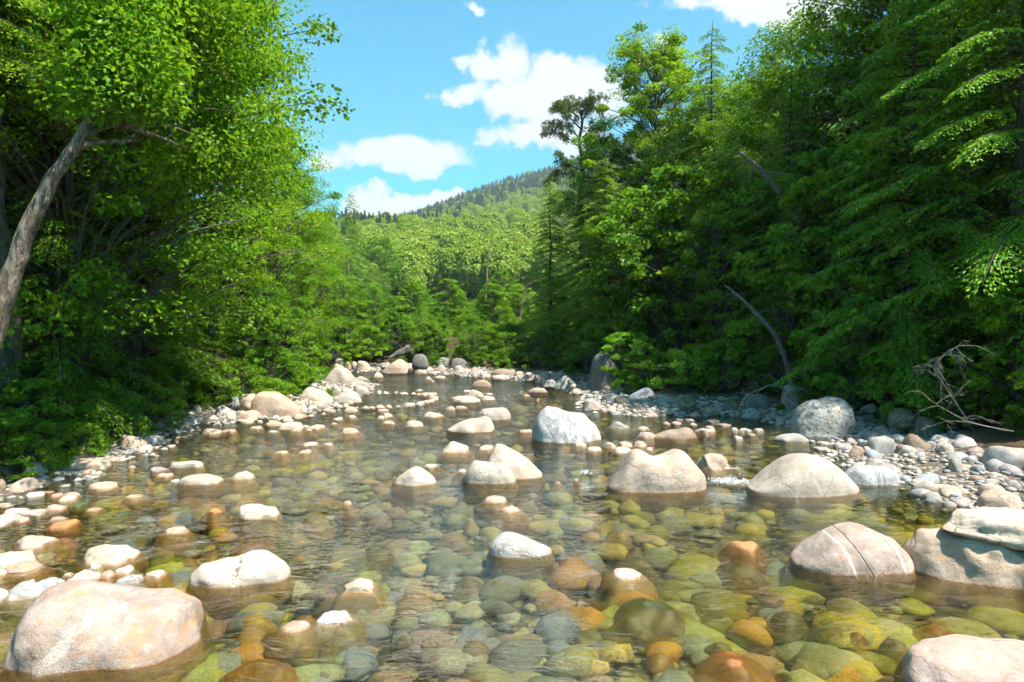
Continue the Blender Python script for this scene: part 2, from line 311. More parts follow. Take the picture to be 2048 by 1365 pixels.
#ROCKS_BEGIN
ROCKS=[
(-3.79,6.32,1.86,0.625,0.0,0.62,14,0.06,'P','bigleft',401,'boulder',"huge pinkish granite boulder with orange streaks, biggest in the bottom corner"),
(-2.12,6.60,0.29,0.045,0.0,0.75,0,0.05,'O','wedge_r',59,'river_stone',"small tan tip poking above the amber sunken rock beside the huge pinkish boulder"),
(-3.15,7.86,1.11,0.285,0.0,0.5,8,0.05,'T','long_r',193,'boulder',"long cream boulder with a dark vertical crack near its low end"),
(-5.06,8.55,0.59,0.199,0.0,0.75,8,0.05,'T','heart',93,'boulder',"cream heart-shaped boulder with a second lobe at its front"),
(-4.94,8.41,0.36,0.129,0.0,0.5,0,0.05,'T','dome',58,'river_stone',"small rounded cream stone, nearest in front of the heart-shaped cream boulder"),
(-6.36,9.05,0.50,0.139,0.0,0.75,0,0.05,'O','peak_l',75,'river_stone',"tan triangular boulder standing alone near the frame edge, wet orange foot"),
(-6.16,8.35,0.60,0.116,0.0,0.75,0,0.05,'T','flat',97,'boulder',"mid-sized flat cream stone, nearest left of the smooth overlapping tan boulder"),
(-5.85,8.10,0.45,0.122,0.0,0.75,0,0.05,'O','dome',75,'river_stone',"smooth tan boulder overlapping a flat cream one at the frame edge"),
(-6.05,7.98,0.17,0.093,0.0,0.75,0,0.05,'T','dome',29,'river_stone',"tiny upright cream stone, second left of the smooth overlapping tan boulder"),
(-5.34,7.37,0.37,0.247,0.0,0.75,0,0.05,'G','dome',68,'river_stone',"blue-veined white boulder tucked behind the huge pinkish boulder"),
(-5.18,7.48,0.44,0.205,0.0,0.75,0,0.05,'W','peak_r',80,'river_stone',"mid-sized rounded white stone right of the blue-veined white boulder"),
(-5.56,7.27,0.25,0.249,0.0,0.75,0,0.05,'T','dome',46,'river_stone',"rounded cream boulder cut by the frame edge behind the huge pinkish boulder"),
(-4.95,7.82,0.34,0.13,0.0,0.75,0,0.05,'T','dome',59,'river_stone',"small rounded cream stone, second behind the huge pinkish boulder"),
(-4.73,7.90,0.18,0.101,0.0,0.75,0,0.05,'O','dome',30,'river_stone',"tiny upright tan stone, third in front of the heart-shaped cream boulder"),
(-5.05,8.18,0.14,0.062,0.0,0.75,0,0.05,'W','dome',23,'river_stone',"tiny white stone left of the heart-shaped cream boulder"),
(-4.64,8.06,0.23,0.098,0.0,0.75,0,0.05,'W','dome',38,'river_stone',"small rounded white stone, second in front of the heart-shaped cream boulder"),
(-4.38,7.75,0.29,0.085,0.0,0.75,0,0.05,'G','slab',51,'river_stone',"small rounded grey stone, nearest behind the huge pinkish boulder"),
(-4.19,7.92,0.24,0.078,0.0,0.75,0,0.05,'O','flat',41,'river_stone',"small rounded tan stone right of the heart-shaped cream boulder"),
(-5.22,7.94,0.12,0.043,0.0,0.75,0,0.05,'T','dome',20,'river_stone',"tiny cream stone right of the smooth overlapping tan boulder"),
(-4.75,9.60,0.35,0.089,0.0,0.75,0,0.05,'O','peak_l',49,'river_stone',"yellowish tan stone with a drowned foot, midway to the left bank"),
(-4.64,10.58,0.23,0.08,0.0,0.75,0,0.05,'R','dome',29,'river_stone',"small rounded rusty orange stone in front of the wide cream dome"),
(-3.91,10.41,0.72,0.202,0.0,0.75,0,0.05,'T','peak_l',93,'boulder',"cream boulder with a long drowned tail of algae on one side"),
(-1.79,6.75,0.36,0.098,0.0,0.75,0,0.05,'W','flat',73,'river_stone',"white-topped blue-grey stone just breaking the surface near the bottom"),
(-9.10,12.89,0.53,0.266,0.1,0.75,0,0.05,'W','loaf',56,'boulder',"round white stone on the shore under the grassy bank"),
(-9.11,14.19,0.58,0.284,0.15,0.75,0,0.05,'O','loaf',56,'boulder',"big rounded tan boulder beside the grass tufts on the shore"),
(-8.71,12.02,0.54,0.315,0.0,0.75,0,0.05,'O','peak_r',60,'boulder',"tan wedge boulder with a flat slanting face at the water edge"),
(-8.68,12.40,0.38,0.231,0.0,0.75,0,0.05,'N','dome',42,'river_stone',"small upright brown stone in front of the round white stone"),
(-10.05,13.55,0.26,0.219,0.2,0.75,0,0.05,'M','dome',25,'river_stone',"small upright mossy stone, second left of the round white stone"),
(-8.32,13.27,0.33,0.139,0.0,0.75,0,0.05,'O','dome',33,'river_stone',"small rounded tan stone left of the smooth tan dome in shallows"),
(-8.06,13.25,0.14,0.075,0.0,0.75,0,0.05,'W','dome',14,'river_stone',"tiny upright white stone, nearest behind the smooth tan dome in shallows"),
(-8.75,13.02,0.36,0.095,0.03,0.75,0,0.05,'O','flat',37,'river_stone',"small rounded tan stone, fourth right of the round white stone"),
(-8.60,13.20,0.31,0.075,0.0,0.75,0,0.05,'T','flat',32,'river_stone',"small rounded cream stone, second in front of the rounded tan boulder by the grass"),
(-8.64,13.85,0.86,0.141,0.03,0.75,0,0.05,'O','slab',84,'boulder',"large flat tan stone, nearest in front of the rounded tan boulder by the grass"),
(-8.52,14.11,0.28,0.142,0.05,0.75,0,0.05,'O','dome',26,'river_stone',"small upright tan stone right of the rounded tan boulder by the grass"),
(-9.67,13.35,0.25,0.193,0.15,0.75,0,0.05,'D','dome',25,'river_stone',"small upright dark grey stone, nearest left of the round white stone"),
(-9.28,13.44,0.21,0.15,0.15,0.75,0,0.05,'D','dome',21,'river_stone',"tiny upright dark grey stone, nearest right of the round white stone"),
(-9.48,12.74,0.27,0.092,0.15,0.75,0,0.05,'O','flat',29,'river_stone',"small rounded tan stone, nearest left of the tan wedge boulder"),
(-8.93,11.81,0.24,0.311,0.05,0.75,0,0.05,'N','dome',28,'river_stone',"small upright brown stone, second left of the tan wedge boulder"),
(-9.21,13.70,0.29,0.105,0.12,0.75,0,0.05,'P','flat',29,'river_stone',"small rounded pinkish stone, third right of the round white stone"),
(-9.08,13.48,0.28,0.087,0.1,0.75,0,0.05,'D','flat',28,'river_stone',"small rounded dark grey stone, second right of the round white stone"),
(-8.94,13.35,0.37,0.096,0.06,0.75,0,0.05,'N','flat',37,'river_stone',"small rounded brown stone, fifth right of the round white stone"),
(-8.77,15.17,0.56,0.138,0.0,0.75,0,0.05,'O','dome',50,'boulder',"mid-sized rounded tan stone, second left of the creased streaked boulder"),
(-8.47,14.56,0.40,0.102,0.0,0.75,0,0.05,'O','flat',37,'river_stone',"small rounded tan stone, second behind the smooth tan dome in shallows"),
(-8.51,15.55,0.61,0.148,0.0,0.75,0,0.05,'T','slab',53,'boulder',"mid-sized rounded cream stone, second in front of the creased streaked boulder"),
(-8.80,15.70,0.63,0.229,0.15,0.75,0,0.05,'O','dome',55,'boulder',"mid-sized rounded tan stone, nearest left of the creased streaked boulder"),
(-8.63,16.29,0.43,0.301,0.05,0.75,0,0.05,'L','block',36,'river_stone',"creased lichen-streaked boulder at the shore beyond the grass tufts"),
(-8.30,15.84,0.14,0.08,0.0,0.75,0,0.05,'T','dome',12,'river_stone',"tiny upright cream stone, nearest in front of the creased streaked boulder"),
(-8.37,16.37,0.15,0.074,0.0,0.75,0,0.05,'O','dome',12,'river_stone',"tiny upright tan stone, nearest right of the creased streaked boulder"),
(-8.06,16.03,0.28,0.101,0.0,0.75,0,0.05,'T','wedge_r',23,'river_stone',"small rounded cream stone, third right of the creased streaked boulder"),
(-8.99,17.76,0.34,0.128,0.0,0.75,0,0.05,'D','dome',25,'river_stone',"small rounded dark grey stone, second right of the creased streaked boulder"),
(-9.34,17.88,0.49,0.239,0.1,0.75,0,0.05,'D','dome',37,'river_stone',"mid-sized rounded dark grey stone behind the creased streaked boulder"),
(-8.42,17.31,0.30,0.065,0.0,0.75,0,0.05,'O','flat',23,'river_stone',"small rounded tan stone, fourth right of the creased streaked boulder"),
(-7.96,18.00,0.53,0.151,0.0,0.75,0,0.05,'O','dome',39,'boulder',"tan dome stone, left one of a pair in still brown water"),
(-7.62,18.26,0.40,0.094,0.0,0.75,0,0.05,'O','flat',29,'river_stone',"small rounded tan stone right of the tan dome of the pair"),
(-7.70,13.74,0.15,0.078,0.0,0.75,0,0.05,'O','dome',15,'river_stone',"tiny upright tan stone left of the purple-grey pointed stone"),
(-7.07,13.52,0.37,0.093,0.0,0.75,0,0.05,'U','peak_l',37,'river_stone',"purple-grey pointed stone beside a flat tan one in shallow water"),
(-6.66,13.06,0.32,0.082,0.0,0.75,0,0.05,'O','flat',33,'river_stone',"small rounded tan stone right of the purple-grey pointed stone"),
(-6.26,12.59,0.19,0.061,0.0,0.75,0,0.05,'B','dome',20,'river_stone',"tiny blue-grey stone in front of the long flat cream stone"),
(-6.65,13.85,0.76,0.118,0.0,0.4,0,0.05,'T','slab',75,'boulder',"long flat cream stone lying level on the water"),
(-5.75,12.52,0.85,0.17,0.0,0.6,0,0.05,'T','dome',93,'boulder',"wide cream dome boulder with a smooth low crown"),
(-5.12,12.89,0.43,0.183,0.0,0.75,0,0.05,'T','dome',45,'river_stone',"steep cream dome stone on the open water beside the wide cream dome"),
(-7.32,12.18,0.51,0.128,0.0,0.75,0,0.05,'O','dome',56,'boulder',"smooth tan dome alone in the brown shallows"),
(-8.14,11.54,0.29,0.086,0.0,0.75,0,0.05,'W','slab',34,'river_stone',"small rounded white stone in front of the tan wedge boulder"),
(-8.08,11.78,0.23,0.03,0.0,0.75,0,0.05,'O','flat',26,'river_stone',"small flat tan stone, second behind the pink-white peaked stone"),
(-7.74,11.54,0.20,0.071,0.0,0.75,0,0.05,'O','dome',23,'river_stone',"tiny tan stone, nearest behind the pink-white peaked stone"),
(-7.52,11.59,0.30,0.071,0.0,0.75,0,0.05,'G','dome',35,'river_stone',"small rounded grey stone, third right of the pink-white peaked stone"),
(-7.42,11.33,0.29,0.085,0.0,0.75,0,0.05,'T','dome',35,'river_stone',"small rounded cream stone, nearest right of the pink-white peaked stone"),
(-7.23,10.77,0.33,0.107,0.0,0.75,0,0.05,'P','peak_l',42,'river_stone',"pink-white peaked stone in a cluster near the frame edge"),
(-7.01,10.94,0.29,0.071,0.0,0.75,0,0.05,'M','flat',36,'river_stone',"small rounded mossy stone, second right of the pink-white peaked stone"),
(-8.15,10.89,0.22,0.058,0.0,0.75,0,0.05,'P','flat',27,'river_stone',"tiny pinkish stone behind the broad flat cream boulder"),
(-7.74,10.57,0.31,0.078,0.0,0.75,0,0.05,'W','dome',40,'river_stone',"small rounded white stone, nearest right of the broad flat cream boulder"),
(-7.42,10.53,0.45,0.067,0.0,0.75,0,0.05,'G','wedge_l',58,'river_stone',"mid-sized flat grey stone left of the pink-white peaked stone"),
(-7.52,10.04,0.47,0.171,0.0,0.75,0,0.05,'T','flat',63,'river_stone',"broad flat cream boulder cut by the frame edge"),
(-7.29,10.10,0.17,0.103,0.0,0.75,0,0.05,'O','dome',23,'river_stone',"tiny upright tan stone, second right of the broad flat cream boulder"),
(-6.80,10.17,0.24,0.071,0.0,0.75,0,0.05,'P','dome',31,'river_stone',"small rounded pinkish stone behind the orange-pink wedge stone"),
(-6.55,9.90,0.40,0.088,0.0,0.75,0,0.05,'R','wedge_r',54,'river_stone',"orange-pink wedge stone with a wet rim, low in the water"),
(-6.61,10.70,0.23,0.033,0.0,0.75,0,0.05,'T','flat',29,'river_stone',"small flat cream stone right of the orange-pink wedge stone"),
(-6.40,11.51,0.27,0.043,0.0,0.75,0,0.05,'T','dome',32,'river_stone',"small flat cream stone right of the smooth tan dome in shallows"),
(-7.36,21.29,1.56,0.714,0.05,0.6,0,0.05,'O','overhang',100,'boulder',"big tan bank boulder with a curled dark overhang"),
(-8.38,21.68,0.66,0.424,0.3,0.75,0,0.05,'O','loaf',41,'boulder',"mid-sized upright tan stone, nearest left of the curled overhang boulder"),
(-7.10,24.58,1.23,0.473,0.1,0.75,0,0.05,'T','peak_l',68,'boulder',"pale bar boulder with a sloping back and sharp crest"),
(-7.80,30.93,1.47,0.819,0.1,0.75,0,0.05,'T','dome',64,'boulder',"very large pale dome boulder at the top of the stony bar"),
(-6.08,27.29,0.72,0.502,0.05,0.75,0,0.05,'T','wedge_dr',35,'boulder',"pale block with a dark vertical face on the bar"),
(-5.99,24.90,1.07,0.4,0.03,0.75,0,0.05,'T','dome',58,'boulder',"large rounded cream stone left of the pale block with dark face"),
(-6.58,38.68,1.66,0.794,0.02,0.75,0,0.05,'O','peak_r',58,'boulder',"huge tan wedge boulder on the far shore below the root mass"),
(-8.73,39.97,0.87,0.569,0.1,0.75,0,0.05,'O','block',29,'boulder',"large upright tan stone, third right of the very large pale dome"),
(-9.21,40.09,0.61,0.526,0.1,0.75,0,0.05,'T','dome',20,'boulder',"mid-sized upright cream stone, second right of the very large pale dome"),
(-9.70,40.46,0.45,0.477,0.2,0.75,0,0.05,'O','block',15,'river_stone',"mid-sized upright tan stone, second behind the very large pale dome"),
(-10.28,40.75,0.52,0.37,0.4,0.75,0,0.05,'G','block',17,'boulder',"mid-sized upright grey stone, third behind the very large pale dome"),
(-9.74,38.30,0.69,0.295,0.3,0.75,0,0.05,'O','dome',24,'boulder',"mid-sized rounded tan stone, nearest behind the very large pale dome"),
(-9.25,40.28,0.61,0.29,0.0,0.75,0,0.05,'T','dome',20,'boulder',"mid-sized rounded cream stone, nearest right of the very large pale dome"),
(-7.03,35.97,0.56,0.354,0.0,0.75,0,0.05,'T','peak_l',21,'boulder',"mid-sized upright cream stone, second left of the huge tan far wedge"),
(-7.45,33.82,0.62,0.239,0.0,0.75,0,0.05,'T','dome',25,'boulder',"mid-sized rounded cream stone behind the pale block with dark face"),
(-5.13,38.20,0.68,0.292,0.0,0.75,0,0.05,'T','flat',24,'boulder',"mid-sized rounded cream stone, third right of the huge tan far wedge"),
(-9.64,21.32,0.48,0.276,0.12,0.75,0,0.05,'O','dome',30,'river_stone',"mid-sized upright tan stone, second behind the tan dome of the pair"),
(-8.69,20.72,0.69,0.333,0.1,0.75,0,0.05,'L','dome',45,'boulder',"mid-sized rounded lichen-spotted grey stone, third behind the tan dome of the pair"),
(-7.98,20.72,0.78,0.235,0.03,0.75,0,0.05,'O','dome',51,'boulder',"mid-sized rounded tan stone, second left of the curled overhang boulder"),
(-9.22,19.74,0.45,0.186,0.03,0.75,0,0.05,'L','dome',31,'river_stone',"mid-sized rounded lichen-spotted grey stone, nearest left of the tan dome of the pair"),
(-8.90,20.34,0.35,0.175,0.03,0.75,0,0.05,'T','dome',23,'river_stone',"small rounded cream stone, nearest behind the tan dome of the pair"),
(-7.76,19.80,0.52,0.155,0.0,0.75,0,0.05,'T','slab',35,'boulder',"mid-sized rounded cream stone, third left of the curled overhang boulder"),
(-6.76,19.29,0.54,0.176,0.0,0.75,0,0.05,'O','loaf',38,'boulder',"mid-sized rounded tan stone, nearest left of the big cream loaf stone"),
(-6.62,20.11,0.37,0.147,0.0,0.75,0,0.05,'O','dome',24,'river_stone',"small rounded tan stone behind the big cream loaf stone"),
(-7.19,20.74,0.25,0.131,0.0,0.75,0,0.05,'W','dome',16,'river_stone',"small upright white stone, nearest in front of the curled overhang boulder"),
(-6.12,18.75,0.76,0.21,0.0,0.75,0,0.05,'T','loaf',55,'boulder',"big cream loaf stone at the foot of the stony bar"),
(-5.75,18.99,0.23,0.116,0.0,0.75,0,0.05,'T','dome',16,'river_stone',"small upright cream stone, second right of the big cream loaf stone"),
(-5.43,18.86,0.50,0.136,0.0,0.75,0,0.05,'T','dome',35,'river_stone',"mid-sized rounded cream stone, second behind the wider cream mid-channel stone"),
(-7.04,18.71,0.34,0.108,0.0,0.75,0,0.05,'T','dome',24,'river_stone',"small rounded cream stone, second in front of the curled overhang boulder"),
(-6.37,18.17,0.28,0.078,0.0,0.75,0,0.05,'B','dome',21,'river_stone',"small rounded blue-grey stone, second left of the big cream loaf stone"),
(-5.81,18.37,0.29,0.062,0.0,0.75,0,0.05,'O','flat',21,'river_stone',"small rounded tan stone, nearest right of the big cream loaf stone"),
(-5.50,18.40,0.21,0.073,0.0,0.75,0,0.05,'O','dome',15,'river_stone',"tiny tan stone, nearest behind the wider cream mid-channel stone"),
(-8.63,21.21,0.25,0.373,0.4,0.75,0,0.05,'L','block',15,'river_stone',"small upright lichen-spotted grey stone, fifth left of the curled overhang boulder"),
(-8.92,22.77,0.37,0.336,0.6,0.75,0,0.05,'M','block',21,'river_stone',"small upright mossy stone, fourth left of the curled overhang boulder"),
(-9.13,18.93,0.36,0.143,0.0,0.75,0,0.05,'O','dome',26,'river_stone',"small rounded tan stone, second left of the tan dome of the pair"),
(-8.40,17.33,0.26,0.055,0.0,0.75,0,0.05,'O','flat',20,'river_stone',"small rounded tan stone, third left of the tan dome of the pair"),
(-4.83,16.32,0.42,0.109,0.0,0.75,0,0.05,'T','dome',35,'river_stone',"cream stone, wider of two side by side in mid-channel below the bar"),
(-4.41,16.27,0.25,0.074,0.0,0.75,0,0.05,'T','dome',21,'river_stone',"small rounded cream stone right of the wider cream mid-channel stone"),
(-4.69,15.37,0.32,0.09,0.0,0.75,0,0.05,'T','wedge_r',28,'river_stone',"small rounded cream stone in front of the wider cream mid-channel stone"),
(-5.21,15.32,0.29,0.066,0.0,0.75,0,0.05,'O','dome',25,'river_stone',"small rounded tan stone left of the wider cream mid-channel stone"),
(-5.23,20.45,0.37,0.116,0.0,0.75,0,0.05,'T','wedge_r',24,'river_stone',"small rounded cream stone, second behind the tan pointed stone off the bar"),
(-4.93,20.94,0.31,0.103,0.0,0.75,0,0.05,'T','dome',20,'river_stone',"small rounded cream stone, nearest behind the tan pointed stone off the bar"),
(-4.32,18.16,0.53,0.17,0.0,0.75,0,0.05,'O','dome',39,'boulder',"tan pointed stone alone off the tip of the stony bar"),
(-3.98,20.67,0.26,0.141,0.0,0.75,0,0.05,'T','dome',17,'river_stone',"small upright cream stone, nearest right of the tan pointed stone off the bar"),
(-3.84,21.07,0.38,0.17,0.0,0.75,0,0.05,'T','dome',24,'river_stone',"small rounded cream stone, third right of the tan pointed stone off the bar"),
(-3.55,19.71,0.39,0.113,0.0,0.75,0,0.05,'O','flat',27,'river_stone',"small rounded tan stone, second right of the tan pointed stone off the bar"),
(-2.78,19.32,0.58,0.171,0.0,0.75,0,0.05,'T','dome',41,'boulder',"mid-sized rounded cream stone left of the blunt-ended cream stone"),
(-5.12,19.59,0.20,0.061,0.0,0.75,0,0.05,'O','flat',13,'river_stone',"tiny tan stone left of the tan pointed stone off the bar"),
(-4.51,23.27,0.35,0.15,0.0,0.75,0,0.05,'T','dome',20,'river_stone',"small rounded cream stone, nearest in front of the pale block with dark face"),
(-4.26,22.48,0.39,0.094,0.0,0.75,0,0.05,'O','flat',23,'river_stone',"small rounded tan stone, second in front of the pale block with dark face"),
(-5.29,22.36,0.49,0.21,0.0,0.75,0,0.05,'T','flat',29,'river_stone',"mid-sized rounded cream stone, third behind the tan pointed stone off the bar"),
(-6.08,22.53,0.37,0.066,0.0,0.75,0,0.05,'T','flat',22,'river_stone',"small flat cream stone, third in front of the sloping pale bar boulder"),
(-7.77,23.98,0.39,0.245,0.15,0.75,0,0.05,'T','dome',21,'river_stone',"small upright cream stone right of the curled overhang boulder"),
(-7.30,23.44,0.46,0.257,0.05,0.75,0,0.05,'T','dome',26,'river_stone',"mid-sized upright cream stone left of the sloping pale bar boulder"),
(-6.71,23.46,0.55,0.211,0.03,0.75,0,0.05,'O','flat',31,'boulder',"mid-sized rounded tan stone, nearest in front of the sloping pale bar boulder"),
(-7.45,27.32,0.59,0.227,0.15,0.75,0,0.05,'T','dome',29,'boulder',"mid-sized rounded cream stone right of the sloping pale bar boulder"),
(-6.73,22.04,0.23,0.169,0.0,0.75,0,0.05,'T','dome',14,'river_stone',"small upright cream stone, second in front of the sloping pale bar boulder"),
(-4.10,41.25,0.92,0.58,0.15,0.75,0,0.05,'G','block',30,'boulder',"grey upright boulder, paler of two side by side on the far shore"),
(-3.02,39.62,1.11,0.72,0.1,0.75,0,0.05,'D','block',38,'boulder',"dark square boulder in the shade of the far shore trees"),
(-5.15,38.34,0.93,0.576,0.5,0.75,0,0.05,'D','loaf',32,'boulder',"large upright dark grey stone, fourth right of the huge tan far wedge"),
(-5.50,39.37,0.68,0.443,0.2,0.75,0,0.05,'G','dome',23,'boulder',"mid-sized upright grey stone, nearest right of the huge tan far wedge"),
(-7.11,38.61,0.52,0.289,0.4,0.75,0,0.05,'G','dome',18,'boulder',"mid-sized upright grey stone, nearest left of the huge tan far wedge"),
(-4.15,38.69,0.81,0.296,0.05,0.75,0,0.05,'N','dome',28,'boulder',"large rounded brown stone, nearest in front of the paler far grey boulder"),
(-5.14,38.25,0.69,0.266,0.0,0.75,0,0.05,'T','dome',24,'boulder',"mid-sized rounded cream stone, second right of the huge tan far wedge"),
(-1.45,39.23,0.70,0.578,0.15,0.75,0,0.05,'G','peak_l',24,'boulder',"grey pointed boulder leaning on the far shaded shore"),
(-0.50,35.91,1.21,0.333,0.1,0.75,0,0.05,'N','flat',45,'boulder',"large rounded brown stone right of the far pointed grey boulder"),
(-2.60,37.81,1.04,0.247,0.05,0.75,0,0.05,'P','flat',37,'boulder',"large rounded pinkish stone left of the far brown dome"),
(-1.86,36.69,0.95,0.276,0.03,0.75,0,0.05,'G','wedge_r',35,'boulder',"large rounded grey stone, second behind the far brown dome"),
(-1.38,35.70,0.63,0.206,0.0,0.75,0,0.05,'P','flat',24,'boulder',"mid-sized rounded pinkish stone, nearest behind the far brown dome"),
(0.90,33.74,0.60,0.325,0.1,0.75,0,0.05,'O','block',24,'boulder',"mid-sized upright tan stone, second behind the pink low channel stone"),
(1.30,33.48,0.51,0.292,0.12,0.75,0,0.05,'P','dome',20,'boulder',"mid-sized upright pinkish stone, nearest behind the pink low channel stone"),
(2.32,29.74,1.05,0.614,0.0,0.75,0,0.05,'L','peak_m',47,'boulder',"large grey-white ridged boulder at the far right shore beside the cliff-like rock"),
(1.68,30.14,0.52,0.365,0.1,0.75,0,0.05,'G','flat',23,'boulder',"mid-sized upright grey stone left of the grey-white ridged boulder"),
(1.08,28.33,0.82,0.194,0.0,0.75,0,0.05,'P','flat',39,'boulder',"pink low stone in the channel before the far shore"),
(0.58,26.82,0.31,0.12,0.0,0.75,0,0.05,'P','dome',15,'river_stone',"small rounded pinkish stone left of the pink low channel stone"),
(2.67,27.87,0.61,0.197,0.0,0.75,0,0.05,'T','wedge_l',30,'boulder',"mid-sized rounded cream stone, second right of the grey-white ridged boulder"),
(0.97,25.36,0.13,0.079,0.0,0.75,0,0.05,'O','dome',6,'river_stone',"tiny upright tan stone in front of the pink low channel stone"),
(-0.58,34.57,0.93,0.163,0.03,0.75,0,0.05,'G','flat',36,'boulder',"large flat grey stone right of the far brown dome"),
(-1.37,30.94,0.95,0.296,0.0,0.75,0,0.05,'N','dome',41,'boulder',"brown dome boulder in mid-river, farthest before the far shore"),
(-1.42,26.67,0.73,0.343,0.0,0.75,0,0.05,'T','peak_l',37,'boulder',"cream peaked boulder on top of the low mid-river stone pile"),
(-1.86,28.46,0.37,0.149,0.0,0.75,0,0.05,'T','dome',17,'river_stone',"small rounded cream stone, nearest left of the peaked pile boulder"),
(-2.04,25.89,0.47,0.17,0.0,0.75,0,0.05,'T','dome',24,'river_stone',"mid-sized rounded cream stone, third left of the peaked pile boulder"),
(-1.66,25.02,1.00,0.192,0.0,0.75,0,0.05,'T','flat',54,'boulder',"large flat cream stone, second left of the peaked pile boulder"),
(-0.88,25.69,0.52,0.177,0.0,0.75,0,0.05,'T','flat',27,'boulder',"mid-sized rounded cream stone, second right of the peaked pile boulder"),
(-0.91,27.29,0.30,0.096,0.0,0.75,0,0.05,'T','flat',15,'river_stone',"small rounded cream stone, nearest right of the peaked pile boulder"),
(-1.71,22.90,0.41,0.171,0.0,0.75,0,0.05,'N','block',24,'river_stone',"small rounded brown stone behind the cream ramp-shaped boulder"),
(-2.05,22.81,0.31,0.121,0.0,0.75,0,0.05,'T','flat',18,'river_stone',"small rounded cream stone, nearest left of the cream ramp-shaped boulder"),
(-3.33,27.37,0.72,0.088,0.0,0.75,0,0.05,'T','flat',36,'boulder',"mid-sized flat cream stone, fifth in front of the paler far grey boulder"),
(-3.94,28.87,0.35,0.068,0.0,0.75,0,0.05,'T','flat',16,'river_stone',"small flat cream stone in front of the huge tan far wedge"),
(-4.20,34.41,0.28,0.24,0.0,0.75,0,0.05,'T','dome',11,'river_stone',"small upright cream stone, third in front of the paler far grey boulder"),
(-3.71,35.38,0.64,0.093,0.0,0.75,0,0.05,'T','flat',24,'boulder',"mid-sized flat cream stone, second in front of the paler far grey boulder"),
(-3.87,33.14,0.20,0.084,0.0,0.75,0,0.05,'O','flat',8,'river_stone',"tiny tan stone, fourth in front of the paler far grey boulder"),
(-2.42,21.20,0.64,0.154,0.0,0.75,0,0.05,'T','dome',41,'boulder',"mid-sized rounded cream stone, second left of the cream ramp-shaped boulder"),
(1.39,17.13,1.74,0.829,0.0,0.7,0,0.05,'W','whiteboulder',139,'boulder',"massive white and grey streaked boulder standing highest in mid-river"),
(-1.10,18.51,1.27,0.377,0.0,0.75,0,0.05,'T','ramp',93,'boulder',"cream ramp-shaped boulder rising to a ridge upstream of the twin boulders"),
(-0.54,20.71,1.01,0.318,0.0,0.75,0,0.05,'T','loaf',66,'boulder',"cream loaf-shaped boulder right behind the ramp-shaped one"),
(0.35,18.28,0.42,0.114,0.0,0.75,0,0.05,'O','wedge_r',31,'river_stone',"small rounded tan stone right of the cream loaf behind the ramp"),
(-1.26,15.61,0.66,0.211,0.0,0.75,0,0.05,'T','peak_l',57,'boulder',"cream blunt-ended stone pointing towards the centre of the river"),
(-0.61,15.85,0.40,0.12,0.0,0.75,0,0.05,'O','wedge_r',34,'river_stone',"small rounded tan stone right of the blunt-ended cream stone"),
(0.03,13.07,1.12,0.618,0.0,0.6,0,0.05,'T','twinback',117,'boulder',"tall cream boulder with a long sloping shoulder behind a two-lobed one"),
(-0.43,12.61,0.98,0.368,0.0,0.5,0,0.05,'T','lobes',106,'boulder',"low two-lobed cream boulder leaning against the tall sloping one"),
(2.32,15.98,0.38,0.2,0.0,0.75,0,0.05,'O','dome',32,'river_stone',"small upright tan stone, third right of the massive white boulder"),
(2.71,16.17,0.37,0.166,0.0,0.75,0,0.05,'O','block',30,'river_stone',"small rounded tan stone, second left of the saddle-topped boulder"),
(3.06,16.17,0.35,0.186,0.0,0.75,0,0.05,'O','dome',29,'river_stone',"yellowish tan stone at the end of the pile beside the massive white boulder"),
(2.54,15.46,0.53,0.166,0.0,0.75,0,0.05,'T','dome',46,'boulder',"mid-sized rounded cream stone, nearest left of the saddle-topped boulder"),
(3.16,15.60,0.20,0.122,0.0,0.75,0,0.05,'O','flat',17,'river_stone',"tiny upright tan stone behind the saddle-topped boulder"),
(1.65,16.23,0.38,0.125,0.0,0.75,0,0.05,'T','flat',31,'river_stone',"small rounded cream stone, nearest in front of the massive white boulder"),
(1.88,15.66,0.41,0.11,0.0,0.75,0,0.05,'T','flat',35,'river_stone',"small rounded cream stone, second in front of the massive white boulder"),
(2.61,12.19,1.75,0.688,0.0,0.55,6,0.02,'O','saddle',195,'boulder',"big smooth tan boulder with a saddle-shaped top in full sun"),
(4.13,13.89,0.69,0.293,0.0,0.75,0,0.05,'O','loaf',67,'boulder',"tan rounded boulder right behind the saddle-topped boulder"),
(3.01,19.04,0.59,0.183,0.0,0.75,0,0.05,'G','dome',42,'boulder',"mid-sized rounded grey stone, fourth right of the massive white boulder"),
(3.61,18.65,0.36,0.12,0.0,0.75,0,0.05,'G','peak_m',26,'river_stone',"small rounded grey stone, second left of the brown shaded ramp boulder"),
(3.47,17.50,0.50,0.148,0.0,0.75,0,0.05,'P','flat',38,'river_stone',"mid-sized rounded pinkish stone, nearest left of the brown shaded ramp boulder"),
(4.17,17.41,1.11,0.231,0.0,0.75,0,0.05,'N','ramp',86,'boulder',"brown shaded ramp-shaped boulder, highest at its far right end"),
(0.84,12.44,0.10,0.056,0.0,0.75,0,0.05,'O','dome',11,'river_stone',"tiny upright tan stone, nearest right of the tall sloping cream boulder"),
(-1.79,12.53,0.81,0.348,0.0,0.75,0,0.05,'T','peak_m',87,'boulder',"bright cream boulder with a fine crack, left of the two-lobed boulder"),
(-1.66,13.89,0.29,0.066,0.0,0.75,0,0.05,'T','flat',28,'river_stone',"small rounded cream stone right of the bright cracked cream boulder"),
(-0.98,13.40,0.18,0.079,0.0,0.75,0,0.05,'T','flat',18,'river_stone',"tiny cream stone left of the two-lobed cream boulder"),
(-0.27,11.27,0.42,0.095,0.0,0.75,0,0.05,'O','dome',51,'river_stone',"small tan stone alone below the two-lobed boulder"),
